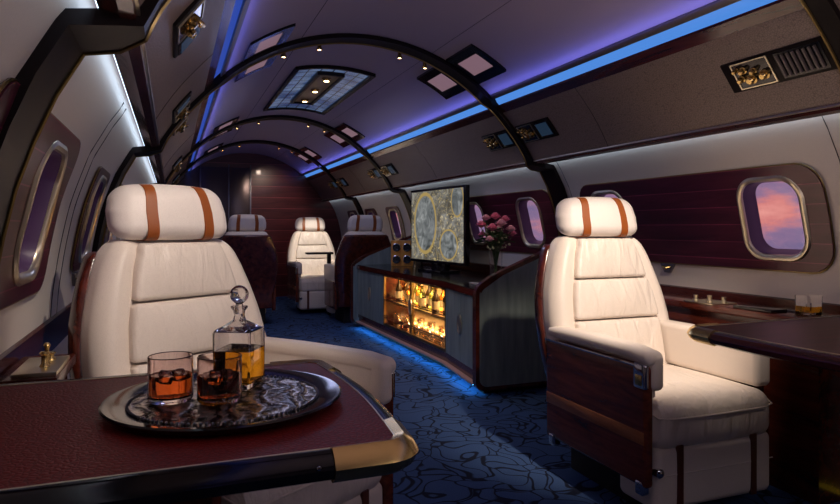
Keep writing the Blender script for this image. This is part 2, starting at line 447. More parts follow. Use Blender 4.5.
# dark plank panels round the windows
def panel(n, side, ya, yb, z0=.822, z1=1.25, r=.07, mat='planks'):
    bm = bmesh.new()
    hs = [rrect(y, ZW, HW + .012, HH + .012, HR + .01) for y in WIN[side] if ya < y < yb]
    wallpatch(bm, rrect((ya + yb) / 2, (z0 + z1) / 2, (yb - ya) / 2, (z1 - z0) / 2, r, 5), hs, side, .002, .012)
    o = struct(obj('trim_%d' % n, bm, M[mat]), 'dark glossy plank panel around the cabin windows')
    # fine metal edge round the panel
    bm = bmesh.new(); lp = rrect((ya + yb) / 2, (z0 + z1) / 2, (yb - ya) / 2 + .003, (z1 - z0) / 2 + .003, r, 5)
    dense = []
    for i in range(len(lp)):
        a = Vector(lp[i]); b_ = Vector(lp[(i + 1) % len(lp)]); k = max(1, int((b_ - a).length / .06))
        dense += [a.lerp(b_, j / k) for j in range(k)]
    tube(bm, [(wx(side, prof(p[1]) - .008), p[0], p[1]) for p in dense], .0035, 5, True)
    obj('metal_edge', bm, M['dimgold'], o)
panel(1, 1, 1.70, 3.24, r=.10); panel(2, 1, 3.56, 5.1); panel(3, -1, 1.2, 2.13)
panel(4, -1, 2.70, 3.14, .835, 1.235, .06)
for i, y in enumerate([5.65, 6.75, 7.6, 8.45]): panel(5 + i, 1, y - .23, y + .23, .835, 1.235, .06)
panel(9, -1, 3.73, 4.17, .835, 1.235, .06)

# ceiling -----------------------------------------------------------------
bm = bmesh.new()
cp = [(-.775 + 1.55 * i / 28) for i in range(29)]
strip(bm, [(o, ceilz(o)) for o in cp], ny=30)
struct(obj('ceiling', bm, M['ceil']), 'mauve grey vaulted cabin ceiling')
tn = 20
def trimstrip(pts, mat, label, side=1, ny=12, y0=Y0, y1=Y1, parent=None, name=None):
    global tn
    bm = bmesh.new(); strip(bm, pts, y0, y1, side, ny)
    if parent: return obj(name, bm, mat, parent)
    tn += 1; return struct(obj('trim_%d' % tn, bm, mat), label)
for o_ in (-.37, .385):
    bm = bmesh.new(); strip(bm, [(o_ - .0016, ceilz(o_) - .0008), (o_ + .0016, ceilz(o_) - .0008)], ny=2); tn += 1
    struct(obj('trim_%d' % tn, bm, M['groove']), 'narrow joint line along the ceiling')
for side, nm in ((1, 'right'), (-1, 'left')):
    ze = ceilz(.775)
    trimstrip([(.760, ceilz(.76) + .002), (.760, ceilz(.76) - .007), (.783, ze - .013), (.785, ze + .012)], M['grey'], 'slim grey rail at the %s ceiling edge' % nm, side)
    trimstrip([(.779, ze + .010), (.805, 1.787), (.835, 1.760), (.838, 1.735)], M['led' if side > 0 else 'ledleft'], 'bright blue light strip along the %s ceiling edge' % nm, side)
    trimstrip([(.835, 1.745), (.822, 1.742), (.824, 1.732), (.862, 1.700), (.872, 1.705)], M['wood'], 'dark wood rail above the %s overhead bins' % nm, side)
    # clips on the light strip
    # overhead bins: faceted leather faces
    trimstrip([(.858, 1.708)] + [(.862 + .218 * t + .016 * math.sin(PI * t), 1.700 - .282 * t) for t in [i / 8 for i in range(9)]], M['binleather'], 'taupe embossed leather overhead bin face on the %s' % nm, side)
    trimstrip([(1.080, 1.420), (1.072, 1.418), (1.072, 1.412), (1.080, 1.410)], M['palegold'], 'thin champagne line under the %s bins' % nm, side)
    trimstrip([(1.078, 1.412), (1.080, 1.398), (1.105, 1.392), (1.118, 1.398), (1.140, 1.402), (1.142, 1.44)], M['wood'], 'mahogany lip under the %s overhead bins' % nm, side)
    trimstrip([(1.144, 1.437), (1.144, 1.408)], M['ledwall'], 'pale blue wash light above the %s wall' % nm, side)
    # seams across the bins
    for ys in (2.68, 4.95, 7.1):
        bm = bmesh.new(); tube(bm, [(wx(side, .862 + .218 * t + .016 * math.sin(PI * t) - .0005), ys + .02 * t, 1.700 - .282 * t) for t in [i / 8 for i in range(9)]], .0016, 5); tn += 1
        struct(obj('trim_%d' % tn, bm, M['groove']), 'joint between overhead bin panels')
    for ys in ((2.40, 2.52) if side < 0 else (1.62, 3.33)):
        bm = bmesh.new(); tube(bm, [(wx(side, prof(z) - .0005), ys, z) for z in [.69 + .037 * i for i in range(21)]], .0018, 5); tn += 1
        struct(obj('trim_%d' % tn, bm, M['groove']), 'vertical joint in the %s wall panelling' % nm)

# hoops --------------------------------------------------------------------
def hoop(n, y, wwall, wbin, wceil):
    half = []
    for i in range(15):
        z = 1.38 * i / 14; half.append((prof(z), z, wwall, .022))
    half += [(1.12, 1.392, wwall * .9, .02), (1.078, 1.408, wbin * 1.3, .022), (1.072, 1.425, wbin, .020)]
    for t in (.15, .35, .55, .75, .95): half.append((.862 + .218 * (1 - t) + .016 * math.sin(PI * t), 1.700 - .282 * (1 - t), wbin, .02))
    half += [(.845, 1.722, wbin, .024), (.812, 1.752, wbin, .026), (.778, 1.783, wceil, .026)]
    for i in range(1, 15): o = .76 * (1 - i / 14); half.append((o, ceilz(o), wceil, .024))
    full = [(wx(1, o), z, w, h) for o, z, w, h in half] + [(wx(-1, o), z, w, h) for o, z, w, h in reversed(half[:-1])]
    bm = bmesh.new(); rings = []; bead = []
    for i, (x, z, w, h) in enumerate(full):
        a = full[max(i - 1, 0)]; b_ = full[min(i + 1, len(full) - 1)]
        t = Vector((b_[0] - a[0], 0, b_[1] - a[1])).normalized(); nn = Vector((-t.z, 0, t.x))
        p = Vector((x, 0, z))
        if nn.dot(Vector((CX, 0, 1.0)) - p) < 0: nn = -nn
        inn = p + nn * h; out = p - nn * .012
        rings.append([bm.verts.new((out.x, y - w / 2, out.z)), bm.verts.new((inn.x, y - w / 2, inn.z)), bm.verts.new((inn.x, y + w / 2, inn.z)), bm.verts.new((out.x, y + w / 2, out.z))])
        q = p + nn * (h + .001); bead.append((q.x, y + w / 2, q.z))
    for A, B in zip(rings, rings[1:]):
        for k in range(3): bm.faces.new((A[k], A[k + 1], B[k + 1], B[k]))
    o = struct(obj('trim_%d' % n, bm, M['darkframe']), 'dark hoop running round the cabin walls and ceiling')
    bm = bmesh.new(); tube(bm, bead, .0055, 6); obj('gold_bead', bm, M['dimgold'], o)
HOOPS = [(1.385, .20, .07, .14), (3.45, .15, .055, .11), (6.16, .15, .06, .11), (8.0, .15, .06, .11)]
for i, h in enumerate(HOOPS): hoop(10 + i, *h)
hoop(14, -.6, .2, .2, .16)

# far bulkhead and near bulkhead
def bulk(name, y, mat, label):
    bm = bmesh.new(); out = []
    for i in range(12): z = 1.44 * i / 11; out.append((prof(z) + .01, z))
    out += [(1.08, 1.46), (.87, 1.73), (.80, 1.80)] + [(.76 * (1 - i / 10), ceilz(.76 * (1 - i / 10)) + .01) for i in range(11)]
    pts = [(wx(1, o), z) for o, z in out] + [(wx(-1, o), z) for o, z in reversed(out[:-1])]
    f = [bm.verts.new((x, y, z)) for x, z in pts]; bk = [bm.verts.new((x, y + .05, z)) for x, z in pts]
    bm.faces.new(f); bm.faces.new(bk)
    for k in range(len(f)): bm.faces.new((f[k], f[(k + 1) % len(f)], bk[(k + 1) % len(f)], bk[k]))
    return struct(obj(name, bm, mat, smooth=False), label)
bulk('wall_far', Y1, M['bulkwood'], 'dark wood bulkhead at the far end of the cabin')
bulk('wall_near', Y0 - .05, M['wood'], 'wood bulkhead behind the viewer')
# sliding doors in the far bulkhead: dark panels between bright metal stiles
M['doorpanel'] = plain('smoked_door_panel', (.13, .10, .10), .25, .4)
d = structE('door_1'); 
for (x0, x1) in ((-.02, .36), (.38, .74), (.76, 1.04)):
    box('door_panel', x0, x1, Y1 - .03, Y1 - .002, 0, 1.86, M['doorpanel'], d)
for x in (.37, .75, 1.05): box('door_stile', x - .008, x + .008, Y1 - .04, Y1 - .002, 0, 1.9, M['steel'], d)
box('door_rail', -.02, 1.04, Y1 - .04, Y1 - .028, .93, .945, M['steel'], d)

# ceiling lattice light ---------------------------------------------------------
def ceilpatch(bm, x0, x1, y0, y1, drop, nx=8, r=0):
    a = [(x0 + (x1 - x0) * i / nx) for i in range(nx + 1)]
    rows = [[bm.verts.new((x, y, ceilz(x - CX) - drop)) for x in a] for y in (y0, y1)]
    for k in range(nx): bm.faces.new((rows[0][k], rows[0][k + 1], rows[1][k + 1], rows[1][k]))
def ceilframe(bm, x0, x1, y0, y1, w, h, drop=0):
    def f(x, y): return Vector((x, y, ceilz(x - CX) - drop))
    path = []
    n = 10
    for i in range(n): path.append((x0 + (x1 - x0) * i / n, y0))
    path.append((x1, y0)); path += [(x1, y1)] if False else []
    path.append((x1, y1))
    for i in range(1, n): path.append((x1 + (x0 - x1) * i / n, y1))
    path.append((x0, y1))
    cx, cy = (x0 + x1) / 2, (y0 + y1) / 2
    inner = []; outer = []
    for (x, y) in path:
        sx = 1 - 2 * w / (x1 - x0); sy = 1 - 2 * w / (y1 - y0)
        inner.append((cx + (x - cx) * sx, cy + (y - cy) * sy)); outer.append((x, y))
    m = len(path)
    O = [bm.verts.new(f(*p) + Vector((0, 0, .004))) for p in outer]; O2 = [bm.verts.new(f(*p) - Vector((0, 0, h))) for p in outer]
    I2 = [bm.verts.new(f(*p) - Vector((0, 0, h))) for p in inner]; I = [bm.verts.new(f(*p) + Vector((0, 0, .004))) for p in inner]
    for k in range(m):
        j = (k + 1) % m
        for A, B in ((O, O2), (O2, I2), (I2, I)): bm.faces.new((A[k], A[j], B[j], B[k]))
lt = thing('ceiling_light', 'large blue lattice ceiling light panel with three warm lamps in its centre', 'ceiling light', (0, 0, 0))
bm = bmesh.new(); ceilframe(bm, .745, 1.285, 4.12, 5.69, .028, .022); obj('outer_frame', bm, M['darkframe'], lt)
bm = bmesh.new(); ceilpatch(bm, .765, 1.265, 4.14, 5.67, .006); obj('lattice_diffuser', bm, M['lattice'], lt)
bm = bmesh.new(); ceilframe(bm, .92, 1.11, 4.27, 5.35, .022, .032); obj('inner_frame', bm, M['darkframe'], lt)
bm = bmesh.new(); ceilpatch(bm, .94, 1.09, 4.29, 5.33, .02); obj('centre_panel', bm, plain('bronze_panel', (.16, .10, .07), .35, .6), lt)
for y in (4.42, 4.80, 5.20):
    bm = bmesh.new(); lathe(bm, [(0, -.012), (.026, -.012), (.026, .0), (.034, 0), (.034, .02)], 20, (CX, y, ceilz(0) - .028)); s_ = obj('lamp_ring', bm, M['gold'], lt)
    bm = bmesh.new(); lathe(bm, [(0, -.0135), (.018, -.0135)], 16, (CX, y, ceilz(0) - .028)); obj('bulb', bm, M['warm'], s_)

# square mirror inserts beside the hoops + little spot lamps
M['mirror'] = emit('painted_mirror_reflection', (.52, .30, .38), .36)  # pinkish reflection in the mirror inserts, put in as a faint glow
first = None
LS = []
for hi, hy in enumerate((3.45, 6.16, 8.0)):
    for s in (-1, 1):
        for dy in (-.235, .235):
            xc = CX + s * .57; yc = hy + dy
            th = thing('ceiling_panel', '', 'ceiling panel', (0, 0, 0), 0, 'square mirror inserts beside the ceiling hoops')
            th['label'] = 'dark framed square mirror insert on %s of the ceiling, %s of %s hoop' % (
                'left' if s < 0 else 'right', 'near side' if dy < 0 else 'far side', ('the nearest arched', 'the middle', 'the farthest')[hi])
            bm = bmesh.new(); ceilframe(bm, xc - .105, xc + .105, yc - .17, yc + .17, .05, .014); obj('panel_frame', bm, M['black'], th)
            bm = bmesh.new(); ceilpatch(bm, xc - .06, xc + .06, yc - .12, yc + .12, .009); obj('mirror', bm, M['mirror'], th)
    for o_ in (-.44, -.24, .24, .40):
        x = CX + o_; z = ceilz(o_)
        th = thing('spotlight', '', 'spotlight', (x, hy + .10, z), 0, 'small gold spotlights behind the ceiling hoops')
        th['label'] = 'small gold spotlight %s behind %s ceiling hoop' % ({-.44: 'far left', -.24: 'left of centre', .24: 'right of centre', .40: 'far right'}[o_], ('the nearest arched', 'the middle', 'the farthest')[hi])
        bm = bmesh.new(); lathe(bm, [(.020, .006), (.022, -.004), (.012, -.008), (.012, -.03), (.016, -.034), (.016, -.046), (.011, -.047)], 14); obj('lamp_body', bm, M['gold'], th)
        bm = bmesh.new(); lathe(bm, [(0, -.0445), (.0115, -.0445)], 12); obj('bulb', bm, M['warm'], th)
        LS.append((x, hy + .10, z - .06))

# service units on the bins ---------------------------------------------------
def binframe(side, y, t=.45):
    off = .862 + .218 * t + .016 * math.sin(PI * t); z = 1.700 - .282 * t
    d_ = Vector((side * .218, 0, -.282)).normalized()       # down the face
    n_ = Vector((-side * .282, 0, -.218)).normalized()      # out of the face
    yv = Vector((0, 1, 0))
    m4 = Matrix((( yv.x, d_.x, n_.x, wx(side, off)), (yv.y, d_.y, n_.y, y), (yv.z, d_.z, n_.z, z), (0, 0, 0, 1)))
    return m4                                            # local x = along cabin, y = down the face, z = out
def unit(side, y, length, label, parts):
    th = thing('service_panel', label, 'reading light panel', (0, 0, 0), 0, 'service panels on the overhead bins')
    m4 = binframe(side, y)
    bm = bmesh.new(); bxx(bm, -length / 2, length / 2, -.062, .062, -.004, .010, .003, m4); obj('back_plate', bm, M['darkframe'], th)
    for kind, c in parts:
        if kind == 'knobs':
            bm = bmesh.new()
            for (a0, a1, b0, b1) in ((c-.075, c+.075, -.054, -.050), (c-.075, c+.075, .050, .054), (c-.078, c-.073, -.054, .054), (c+.073, c+.078, -.054, .054)):
                bxx(bm, a0, a1, b0, b1, .008, .014, 0, m4)
            obj('gold_frame', bm, M['palegold'], th)
            bm = bmesh.new(); bxx(bm, c - .073, c + .073, -.05, .05, .009, .011, 0, m4); obj('black_plate', bm, M['black'], th)
            for (dx, dy, r) in ((-.045, .012, .016), (-.012, -.012, .010), (.012, .018, .017), (.030, -.022, .012), (.052, .01, .012), (.056, -.03, .009)):
                bm = bmesh.new(); lathe(bm, [(r * 1.2, 0), (r * 1.2, .006), (r * .8, .008), (r * .9, .020), (r * .6, .026), (0, .026)], 14, mat4=m4 @ Matrix.Translation((c + dx, dy, .011)))
                obj('knob', bm, M['gold'], th)
        elif kind == 'vent':
            bm = bmesh.new(); bxx(bm, c - .085, c + .085, -.05, .05, .009, .012, 0, m4); obj('vent_backing', bm, M['black'], th)
            bm = bmesh.new()
            for k in range(8): bxx(bm, c - .07 + k * .02, c - .064 + k * .02, -.042, .042, .011, .02, 0, m4)
            obj('vent_slats', bm, M['grey'], th)
        else:
            bm = bmesh.new(); bxx(bm, c - .065, c + .065, -.048, .048, .008, .014, .003, m4); b_ = obj('display_bezel', bm, M['black'], th)
            bm = bmesh.new(); bxx(bm, c - .056, c + .056, -.04, .04, .0142, .0155, 0, m4); obj('display', bm, M['bluescreen'], b_)
unit(1, 1.635, .42, 'service panel with brass knobs and a dark vent on the nearest right bin', [('knobs', .09), ('vent', -.10)])
unit(-1, 1.92, .34, 'service panel with brass knobs on the nearest left bin', [('knobs', -.06), ('screen', .10)])
for s, sn in ((1, 'right'), (-1, 'left')):
    for hy, hn in ((3.45, 'nearest arched hoop'), (6.16, 'middle hoop'), (8.0, 'farthest hoop')):
        for k, kn in ((-1, 'near side'), (1, 'far side')):
            unit(s, hy + k * .225, .36, 'knob and blue display panel on %s bin, %s of %s' % (sn, kn, hn), [('screen', -.095), ('knobs', .085)])

# side ledges -----------------------------------------------------------------
def ledge(side, w, label, ye=3.36):
    bm = bmesh.new()
    for (a, b_) in ((1.61, ye),):
        x0, x1 = wx(side, 1.374), wx(side, 1.392 - w)
        bxx(bm, min(x0, x1), max(x0, x1), a, b_, .64, .669, .006)
    o = obj('side_ledge', bm, M['wood']); tag(o, label, 'ledge'); 
    bm = bmesh.new(); x0, x1 = wx(side, 1.33), wx(side, 1.392 - w + .02)
    bxx(bm, min(x0, x1), max(x0, x1), 1.61, ye, .0, .639, 0); obj('ledge_base', bm, M['wood'], o)
    return o
ledge(1, .26, 'long dark glossy wood ledge under the right hand windows', 3.30)
ledge(-1, .14, 'narrow dark wood ledge under the left hand windows', 1.90)
for side in (1, -1):
    trimstrip([(1.388, .705), (1.378, .700), (1.378, .60), (1.386, .595)], M['wood'], 'wood dado rail along the cabin wall', side)
bm = bmesh.new(); bxx(bm, 2.325, 2.35, Y0, 3.3, .001, .012); tn += 1; struct(obj('trim_%d' % tn, bm, M['yellow']), 'yellow floor path strip along the right wall')
box('baseboard_left', -.33, -.315, Y0, Y1, 0, .08, M['wood'])['kind'] = 'structure'

# ------------------------------------------------------------------ chairs
RE = .25
def lean(x, y, z): return (x, y + max(0, z - .40) * RE, z)
def hw(z):     # half width of the back at height z
    pts = [(.30, .260), (.45, .295), (.62, .302), (.72, .290), (.80, .268), (.88, .240), (.94, .210), (.985, .190)]
    if z <= pts[0][0]: return pts[0][1]
    for (a, b_), (c, d_) in zip(pts, pts[1:]):
        if z <= c:
            t = (z - a) / (c - a); return b_ + (d_ - b_) * t
    return pts[-1][1]
def backdef(x, y, z):
    w = hw(z); u = x / .28; x2 = u * w
    front = max(0, min(1, (.20 - y) / .08))
    y2 = y + front * (.030 * (1 - abs(u) ** 3) - .022 * max(0, 1 - ((abs(u) - .80) / .2) ** 2))
    return lean(x2, y2, z)
def make_chair(label, group=None, aisle=-1):
    t = thing('cabin_armchair', label, 'armchair', (0, 0, 0), 0, group)
    # seat cushion
    bm = bmesh.new(); rbox(bm, (.535, .54, .17), .055, (0, -.075, .335), 5, 8, (0, 0, .018)); obj('seat_cushion', bm, M['cream_w'], t)
    bm = bmesh.new()
    tube(bm, [(-.262, -.20, .400), (-.262, -.305, .385), (-.255, -.336, .372), (-.2, -.346, .366), (0, -.348, .365), (.2, -.346, .366), (.255, -.336, .372), (.262, -.305, .385), (.262, -.20, .400)], .0032, 6)
    obj('seat_piping', bm, M['cream'], t)
    # skirt under the cushion with two brown straps
    bm = bmesh.new(); rbox(bm, (.525, .20, .22), .03, (0, -.235, .165), 4, 5, (0, .006, 0)); sk = obj('seat_skirt', bm, M['cream'], t)
    for s in (-1, 1):
        bm = bmesh.new(); bxx(bm, s * .165 - .013, s * .165 + .013, -.3415, -.33, .062, .275, .002); obj('skirt_strap', bm, M['brownstrap'], sk)
    bm = bmesh.new(); tube(bm, [(-.258, -.337, .18), (0, -.342, .18), (.258, -.337, .18)], .002, 5); obj('skirt_seam', bm, M['cream'], sk)
    bm = bmesh.new(); lathe(bm, [(0, .012), (.010, .011), (.016, .006), (.017, 0), (.017, -.02)], 16, mat4=Matrix.Translation((aisle * .247, -.332, .19)) @ Matrix.Rotation(R(90), 4, 'X')); obj('recline_button', bm, M['chrome'], t)
    # swivel base
    bm = bmesh.new(); bxx(bm, -.20, .20, -.16, .24, .0, .255, .01); obj('swivel_base', bm, M['matte'], t)
    # backrest body with side bolsters
    bm = bmesh.new(); rbox(bm, (.56, .13, .60), .050, (0, .205, .665), 5, 14, (0, 0, 0), backdef); bk = obj('backrest', bm, M['cream'], t)
    # three quilted front pads
    def pad(z0, z1, puff):
        bm = bmesh.new()
        def df(x, y, z):
            w = hw(z) - .090 + .02 * max(0, (z - .8) / .15); return lean(x / .19 * w, y, z)
        rbox(bm, (.38, .05, z1 - z0), .016, (0, .138, (z0 + z1) / 2), 4, 10, (0, puff, .0), df)
        return obj('back_pad', bm, M['cream_w'], bk)
    pad(.40, .618, .016); pad(.624, .784, .014); pad(.790, .955, .010)
    for s in (-1, 1):    # bolster stitching
        bm = bmesh.new(); tube(bm, [lean(s * (hw(z) - .084 + .02 * max(0, (z - .8) / .15)), .1495 - .006, z) for z in [.42 + .05 * i for i in range(11)]], .0024, 5); obj('bolster_seam', bm, M['cream'], bk)
    # headrest
    def hd(x, y, z):
        c = (x / .19); y2 = y + .016 * c * c - .08 * x; z2 = z - .012 * c ** 4 * max(0, (z - 1.05) / .08)
        return lean(x * (1 - .10 * max(0, (z - 1.05) / .08)), y2, z2)
    bm = bmesh.new(); rbox(bm, (.372, .098, .166), .044, (-.008, .150, 1.050), 6, 10, (0, .008, .004), hd); h = obj('headrest', bm, M['head'], t)
    for s in (-1, 1):
        bm = bmesh.new()
        def hd2(x, y, z): return hd(x, y, z)
        rbox(bm, (.027, .112, .178), .052, (s * .093, .150, 1.048), 6, 3, (0, .006, .003), hd2) if False else None
        # strap follows the headrest section
        sec = []
        for i in range(40):
            a = 2 * PI * i / 40; cy, cz = math.cos(a), math.sin(a)
            e = 2 / 3.4
            yy = .150 + math.copysign(abs(cy) ** e, cy) * .0560; zz = 1.048 + math.copysign(abs(cz) ** e, cz) * .0870
            sec.append((yy, zz))
        rr = [[bm.verts.new(hd(s * .091 - .008 + dx, .150 + (yy - .150) * k, 1.048 + (zz - 1.048) * k)) for (yy, zz) in sec] for dx, k in ((-.0175, .97), (-.0165, 1.0), (.0165, 1.0), (.0175, .97))]
        for A, B in zip(rr, rr[1:]):
            for k in range(40): bm.faces.new((A[k], A[(k + 1) % 40], B[(k + 1) % 40], B[k]))
        obj('headrest_strap', bm, M['tan'], h)
    # wooden shell behind the back
    def sh(x, y, z):
        w = hw(z) + .012; u = x / .29
        return lean(u * w, y + (-.035 * u * u if y < .3 else -.02 * u * u), z)
    bm = bmesh.new(); rbox(bm, (.58, .05, .76), .022, (0, .288, .55), 3, 12, (0, 0, 0), sh); obj('back_shell', bm, M['wood'], t)
    # aisle arm: wood side panel, inlay, leather pad, chrome corner
    s = aisle
    bm = bmesh.new(); rbox(bm, (.036, .60, .405), .016, (s * .287, -.035, .345), 4, 6); ap = obj('side_panel', bm, M['woodz'], t)
    bm = bmesh.new(); bxx(bm, min(s * .300, s * .3062), max(s * .300, s * .3062), -.325, .255, .285, .328, .0008); obj('inlay_band', bm, M['woodinlay'], ap)
    bm = bmesh.new(); bxx(bm, min(s * .298, s * .3068), max(s * .298, s * .3068), -.332, .262, .538, .546, .0008); obj('chrome_line', bm, M['chrome'], ap)
    for yy in (-.30, .22):
        bm = bmesh.new(); rbox(bm, (.036, .04, .05), .010, (s * .290, yy, .140), 3, 2); obj('panel_foot', bm, M['chrome'], ap)
    def ad(x, y, z):
        k = max(0, (-.25 - y) / .09); return (x, y, z - .012 * k * k - (.02 * max(0, y - .05)))
    bm = bmesh.new(); rbox(bm, (.074, .60, .044), .020, (s * .270, -.045, .580), 5, 8, (0, 0, .004), ad)
    rbox(bm, (.052, .060, .125), .022, (s * .259, -.318, .525), 5, 4); obj('arm_pad', bm, M['cream'], t)
    bm = bmesh.new(); rbox(bm, (.03, .50, .15), .012, (s * .253, -.06, .505), 4, 6); obj('arm_inner', bm, M['cream'], t)
    bm = bmesh.new(); rbox(bm, (.020, .062, .085), .009, (s * .298, -.304, .510), 4, 3); ch = obj('ashtray_bezel', bm, M['chrome'], t)
    bm = bmesh.new(); bxx(bm, min(s * .304, s * .3105), max(s * .304, s * .3105), -.318, -.286, .480, .515, .002); obj('gold_flap', bm, M['gold'], ch)
    # window-side arm: plain leather block
    bm = bmesh.new(); rbox(bm, (.078, .53, .175), .022, (-s * .252, -.045, .512), 5, 6, (0, 0, .003)); obj('arm_block', bm, M['cream'], t)
    bm = bmesh.new(); rbox(bm, (.03, .50, .30), .012, (-s * .275, -.03, .29), 3, 4); obj('arm_support', bm, M['woodz'], t)
    return t
chR = make_chair('cream leather armchair with tan straps, right of the aisle, mahogany side panel toward aisle')
chR.location = (1.745, 2.0, 0)
chL = make_chair('large cream leather armchair behind the table with the decanter and glasses', None, 1)
chL.location = (.175, 1.885, 0); chL.rotation_euler = (0, 0, R(33))
for o in chL.children:
    if o.name.split('.')[0] in ('arm_pad', 'side_panel', 'arm_inner', 'ashtray_bezel'): o.location.z += .028
far = dup(chR, (1.63, 7.65, 0), 0, 'small bright cream armchair facing us far down the cabin')
bk1 = dup(chR, (.70, 6.95, 0), PI, 'shaded armchair seen from behind, left of the far bright armchair')
bk2 = dup(chR, (1.88, 6.75, 0), PI, 'shaded armchair seen from behind beyond the left end of the cabinet')

# ------------------------------------------------------------------ tables
def table(name, x0, x1, y0, y1, zt, mat_top, label, inner_side):
    """folding table; inner_side = +1 when the aisle edge is x1, -1 when it is x0"""
    t = thing(name, label, 'table', (0, 0, 0))
    cx, cy = (x0 + x1) / 2, (y0 + y1) / 2; hx, hy = (x1 - x0) / 2, (y1 - y0) / 2
    def loop(d, r, k=8):
        pts = []
        aisle = x1 if inner_side > 0 else x0; wall_ = x0 if inner_side > 0 else x1; s = inner_side
        # wall corner square, aisle corners round with a faint bow between them
        pts.append((wall_, y0 + d))
        for i in range(k + 1):
            a = -PI / 2 + PI / 2 * i / k
            pts.append((aisle - s * (d + r) + s * r * math.cos(a), y0 + d + r + r * math.sin(a)))
        for i in range(1, 8):
            u = i / 8; yy = y0 + d + r + (y1 - y0 - 2 * d - 2 * r) * u; pts.append((aisle - s * d + s * .018 * math.sin(PI * u), yy))
        for i in range(k + 1):
            a = PI / 2 * i / k
            pts.append((aisle - s * (d + r) + s * r * math.cos(a), y1 - d - r + r * math.sin(a)))
        pts.append((wall_, y1 - d)); return pts
    bm = bmesh.new(); lp = loop(.026, .022)
    top = [bm.verts.new((x, y, zt)) for x, y in lp]; bot = [bm.verts.new((x, y, zt - .03)) for x, y in lp]
    bm.faces.new(top); bm.faces.new(bot)
    for k in range(len(top)): bm.faces.new((top[k], top[(k + 1) % len(top)], bot[(k + 1) % len(top)], bot[k]))
    obj('table_top', bm, mat_top, t)
    bm = bmesh.new(); tube(bm, [(x, y, zt + .0005) for x, y in loop(.026, .022)], .0013, 5); obj('inlay_line', bm, M['palegold'], t)
    # bull-nosed dark edge
    lp = loop(.0, .05); fr = []
    for i, p in enumerate(lp):
        a = Vector(lp[max(i - 1, 0)]); b_ = Vector(lp[min(i + 1, len(lp) - 1)]); tt = (b_ - a).normalized()
        n2 = Vector((tt.y, -tt.x)) * inner_side
        fr.append((Vector((n2.x, n2.y, 0)), Vector((0, 0, 1))))
    def sec(g): return [(-.027, .0 + g * .3), (-.012, .0015 + g), (0 + g * .5, -.006 + g * .5), (.006 + g, -.018), (.001 + g * .5, -.032), (-.012, -.038 - g), (-.027, -.036 - g)]
    path = [(x, y, zt) for x, y in lp]
    bm = bmesh.new(); sweepsec(bm, path, sec(0), False, fr); obj('edge_band', bm, M['black'] if inner_side > 0 else M['wood'], t)
    # gold corner castings over the two aisle corners
    k0 = 1; k1 = 9 + 7 + 1
    ext = .075
    for (a, b_, first_) in ((0, 10, 1), (16, 26, 0)):
        idx = list(range(a, b_ + 1)); pp = [Vector(path[i]) for i in idx if i < len(path)]; ff = [fr[i] for i in idx if i < len(path)]
        if first_: d0 = (pp[1] - pp[0]); pp[0] = pp[1] - d0.normalized() * ext; pp = pp[:-1] + [pp[-1]]
        else:
            pp[-1] = pp[-2] + (pp[-1] - pp[-2]).normalized() * ext
        bm = bmesh.new(); sweepsec(bm, pp, sec(.004), False, ff); obj('corner_cap', bm, M['gold'], t)
    wall_ = x0 if inner_side > 0 else x1
    lx = wall_ + inner_side * .12
    bm = bmesh.new(); bxx(bm, lx - .04, lx + .04, cy - .12, cy + .12, 0, zt - .03, .005); obj('table_leg', bm, M['wood'], t)
    return t
ZTB = .70
tl = table('folding_table', -.335, .325, .825, 1.435, ZTB, M['redleather'], 'oxblood leather topped table with gold corner in the foreground left', 1)
bm = bmesh.new(); lathe(bm, [(0, .004), (.003, .003), (.0035, 0)], 10, mat4=Matrix.Translation((.178, .8205, .687)) @ Matrix.Rotation(R(80), 4, 'X')); obj('release_button', bm, M['chrome'], tl)
tr = table('folding_table', 1.455, 2.14, .90, 1.52, ZTB, wood('table_mahogany', (.03, .006, .004), (.10, .018, .012), 0, .4, 0), 'dark glossy wood table with gold corner at the right edge beside armchair', -1)

# tray, glasses, decanter ----------------------------------------------------
TX, TY = .086, 1.128
ty = thing('round_tray', 'round black lacquer tray with silver swirl inlay on the leather table', 'tray', (TX, TY, ZTB), 0); ty.scale = (.945, .945, .945)
bm = bmesh.new(); lathe(bm, [(0, .001), (.165, .001), (.19, .004), (.203, .012), (.206, .017), (.203, .0195), (.196, .019), (.170, .0135), (.163, .0115), (0, .0115)], 72); obj('tray_rim', bm, M['black'], ty)
bm = bmesh.new(); lathe(bm, [(0, .0135), (.161, .0135), (.163, .011)], 72); obj('inlay_disc', bm, M['tray'], ty)
bm = bmesh.new()
for k in range(110):
    a = 2 * PI * k / 110; bmesh.ops.create_icosphere(bm, subdivisions=1, radius=.0028, matrix=Matrix.Translation((.1625 * math.cos(a), .1625 * math.sin(a), .0142)))
obj('beaded_ring', bm, M['steel'], ty)
ZG = ZTB + .0136
def tumbler(x, y, label, liq, rz=0):
    t = thing('whisky_glass', label, 'glass', (x, y, ZG), rz, None)
    r = .036
    bm = bmesh.new(); lathe(bm, [(0, .0), (r * .92, 0), (r, .004), (r, .073), (r - .001, .0742), (r - .0022, .073), (r - .0024, .011), (r - .006, .0075), (0, .007)], 40); obj('glass_body', bm, M['tintglass'], t)
    bm = bmesh.new(); ri = r - .0019; lathe(bm, [(0, .0065), (ri - .006, .007), (ri - .0006, .0115), (ri - .0006, .045), (0, .045)], 40); obj('whisky', bm, liq, t)
    return t
tumbler(-.002, 1.140, 'left tumbler of red amber whisky standing on the tray', M['whiskyred'])
tumbler(.074, 1.108, 'tumbler of whisky in front of the decanter on the tray', M['whiskyred'])
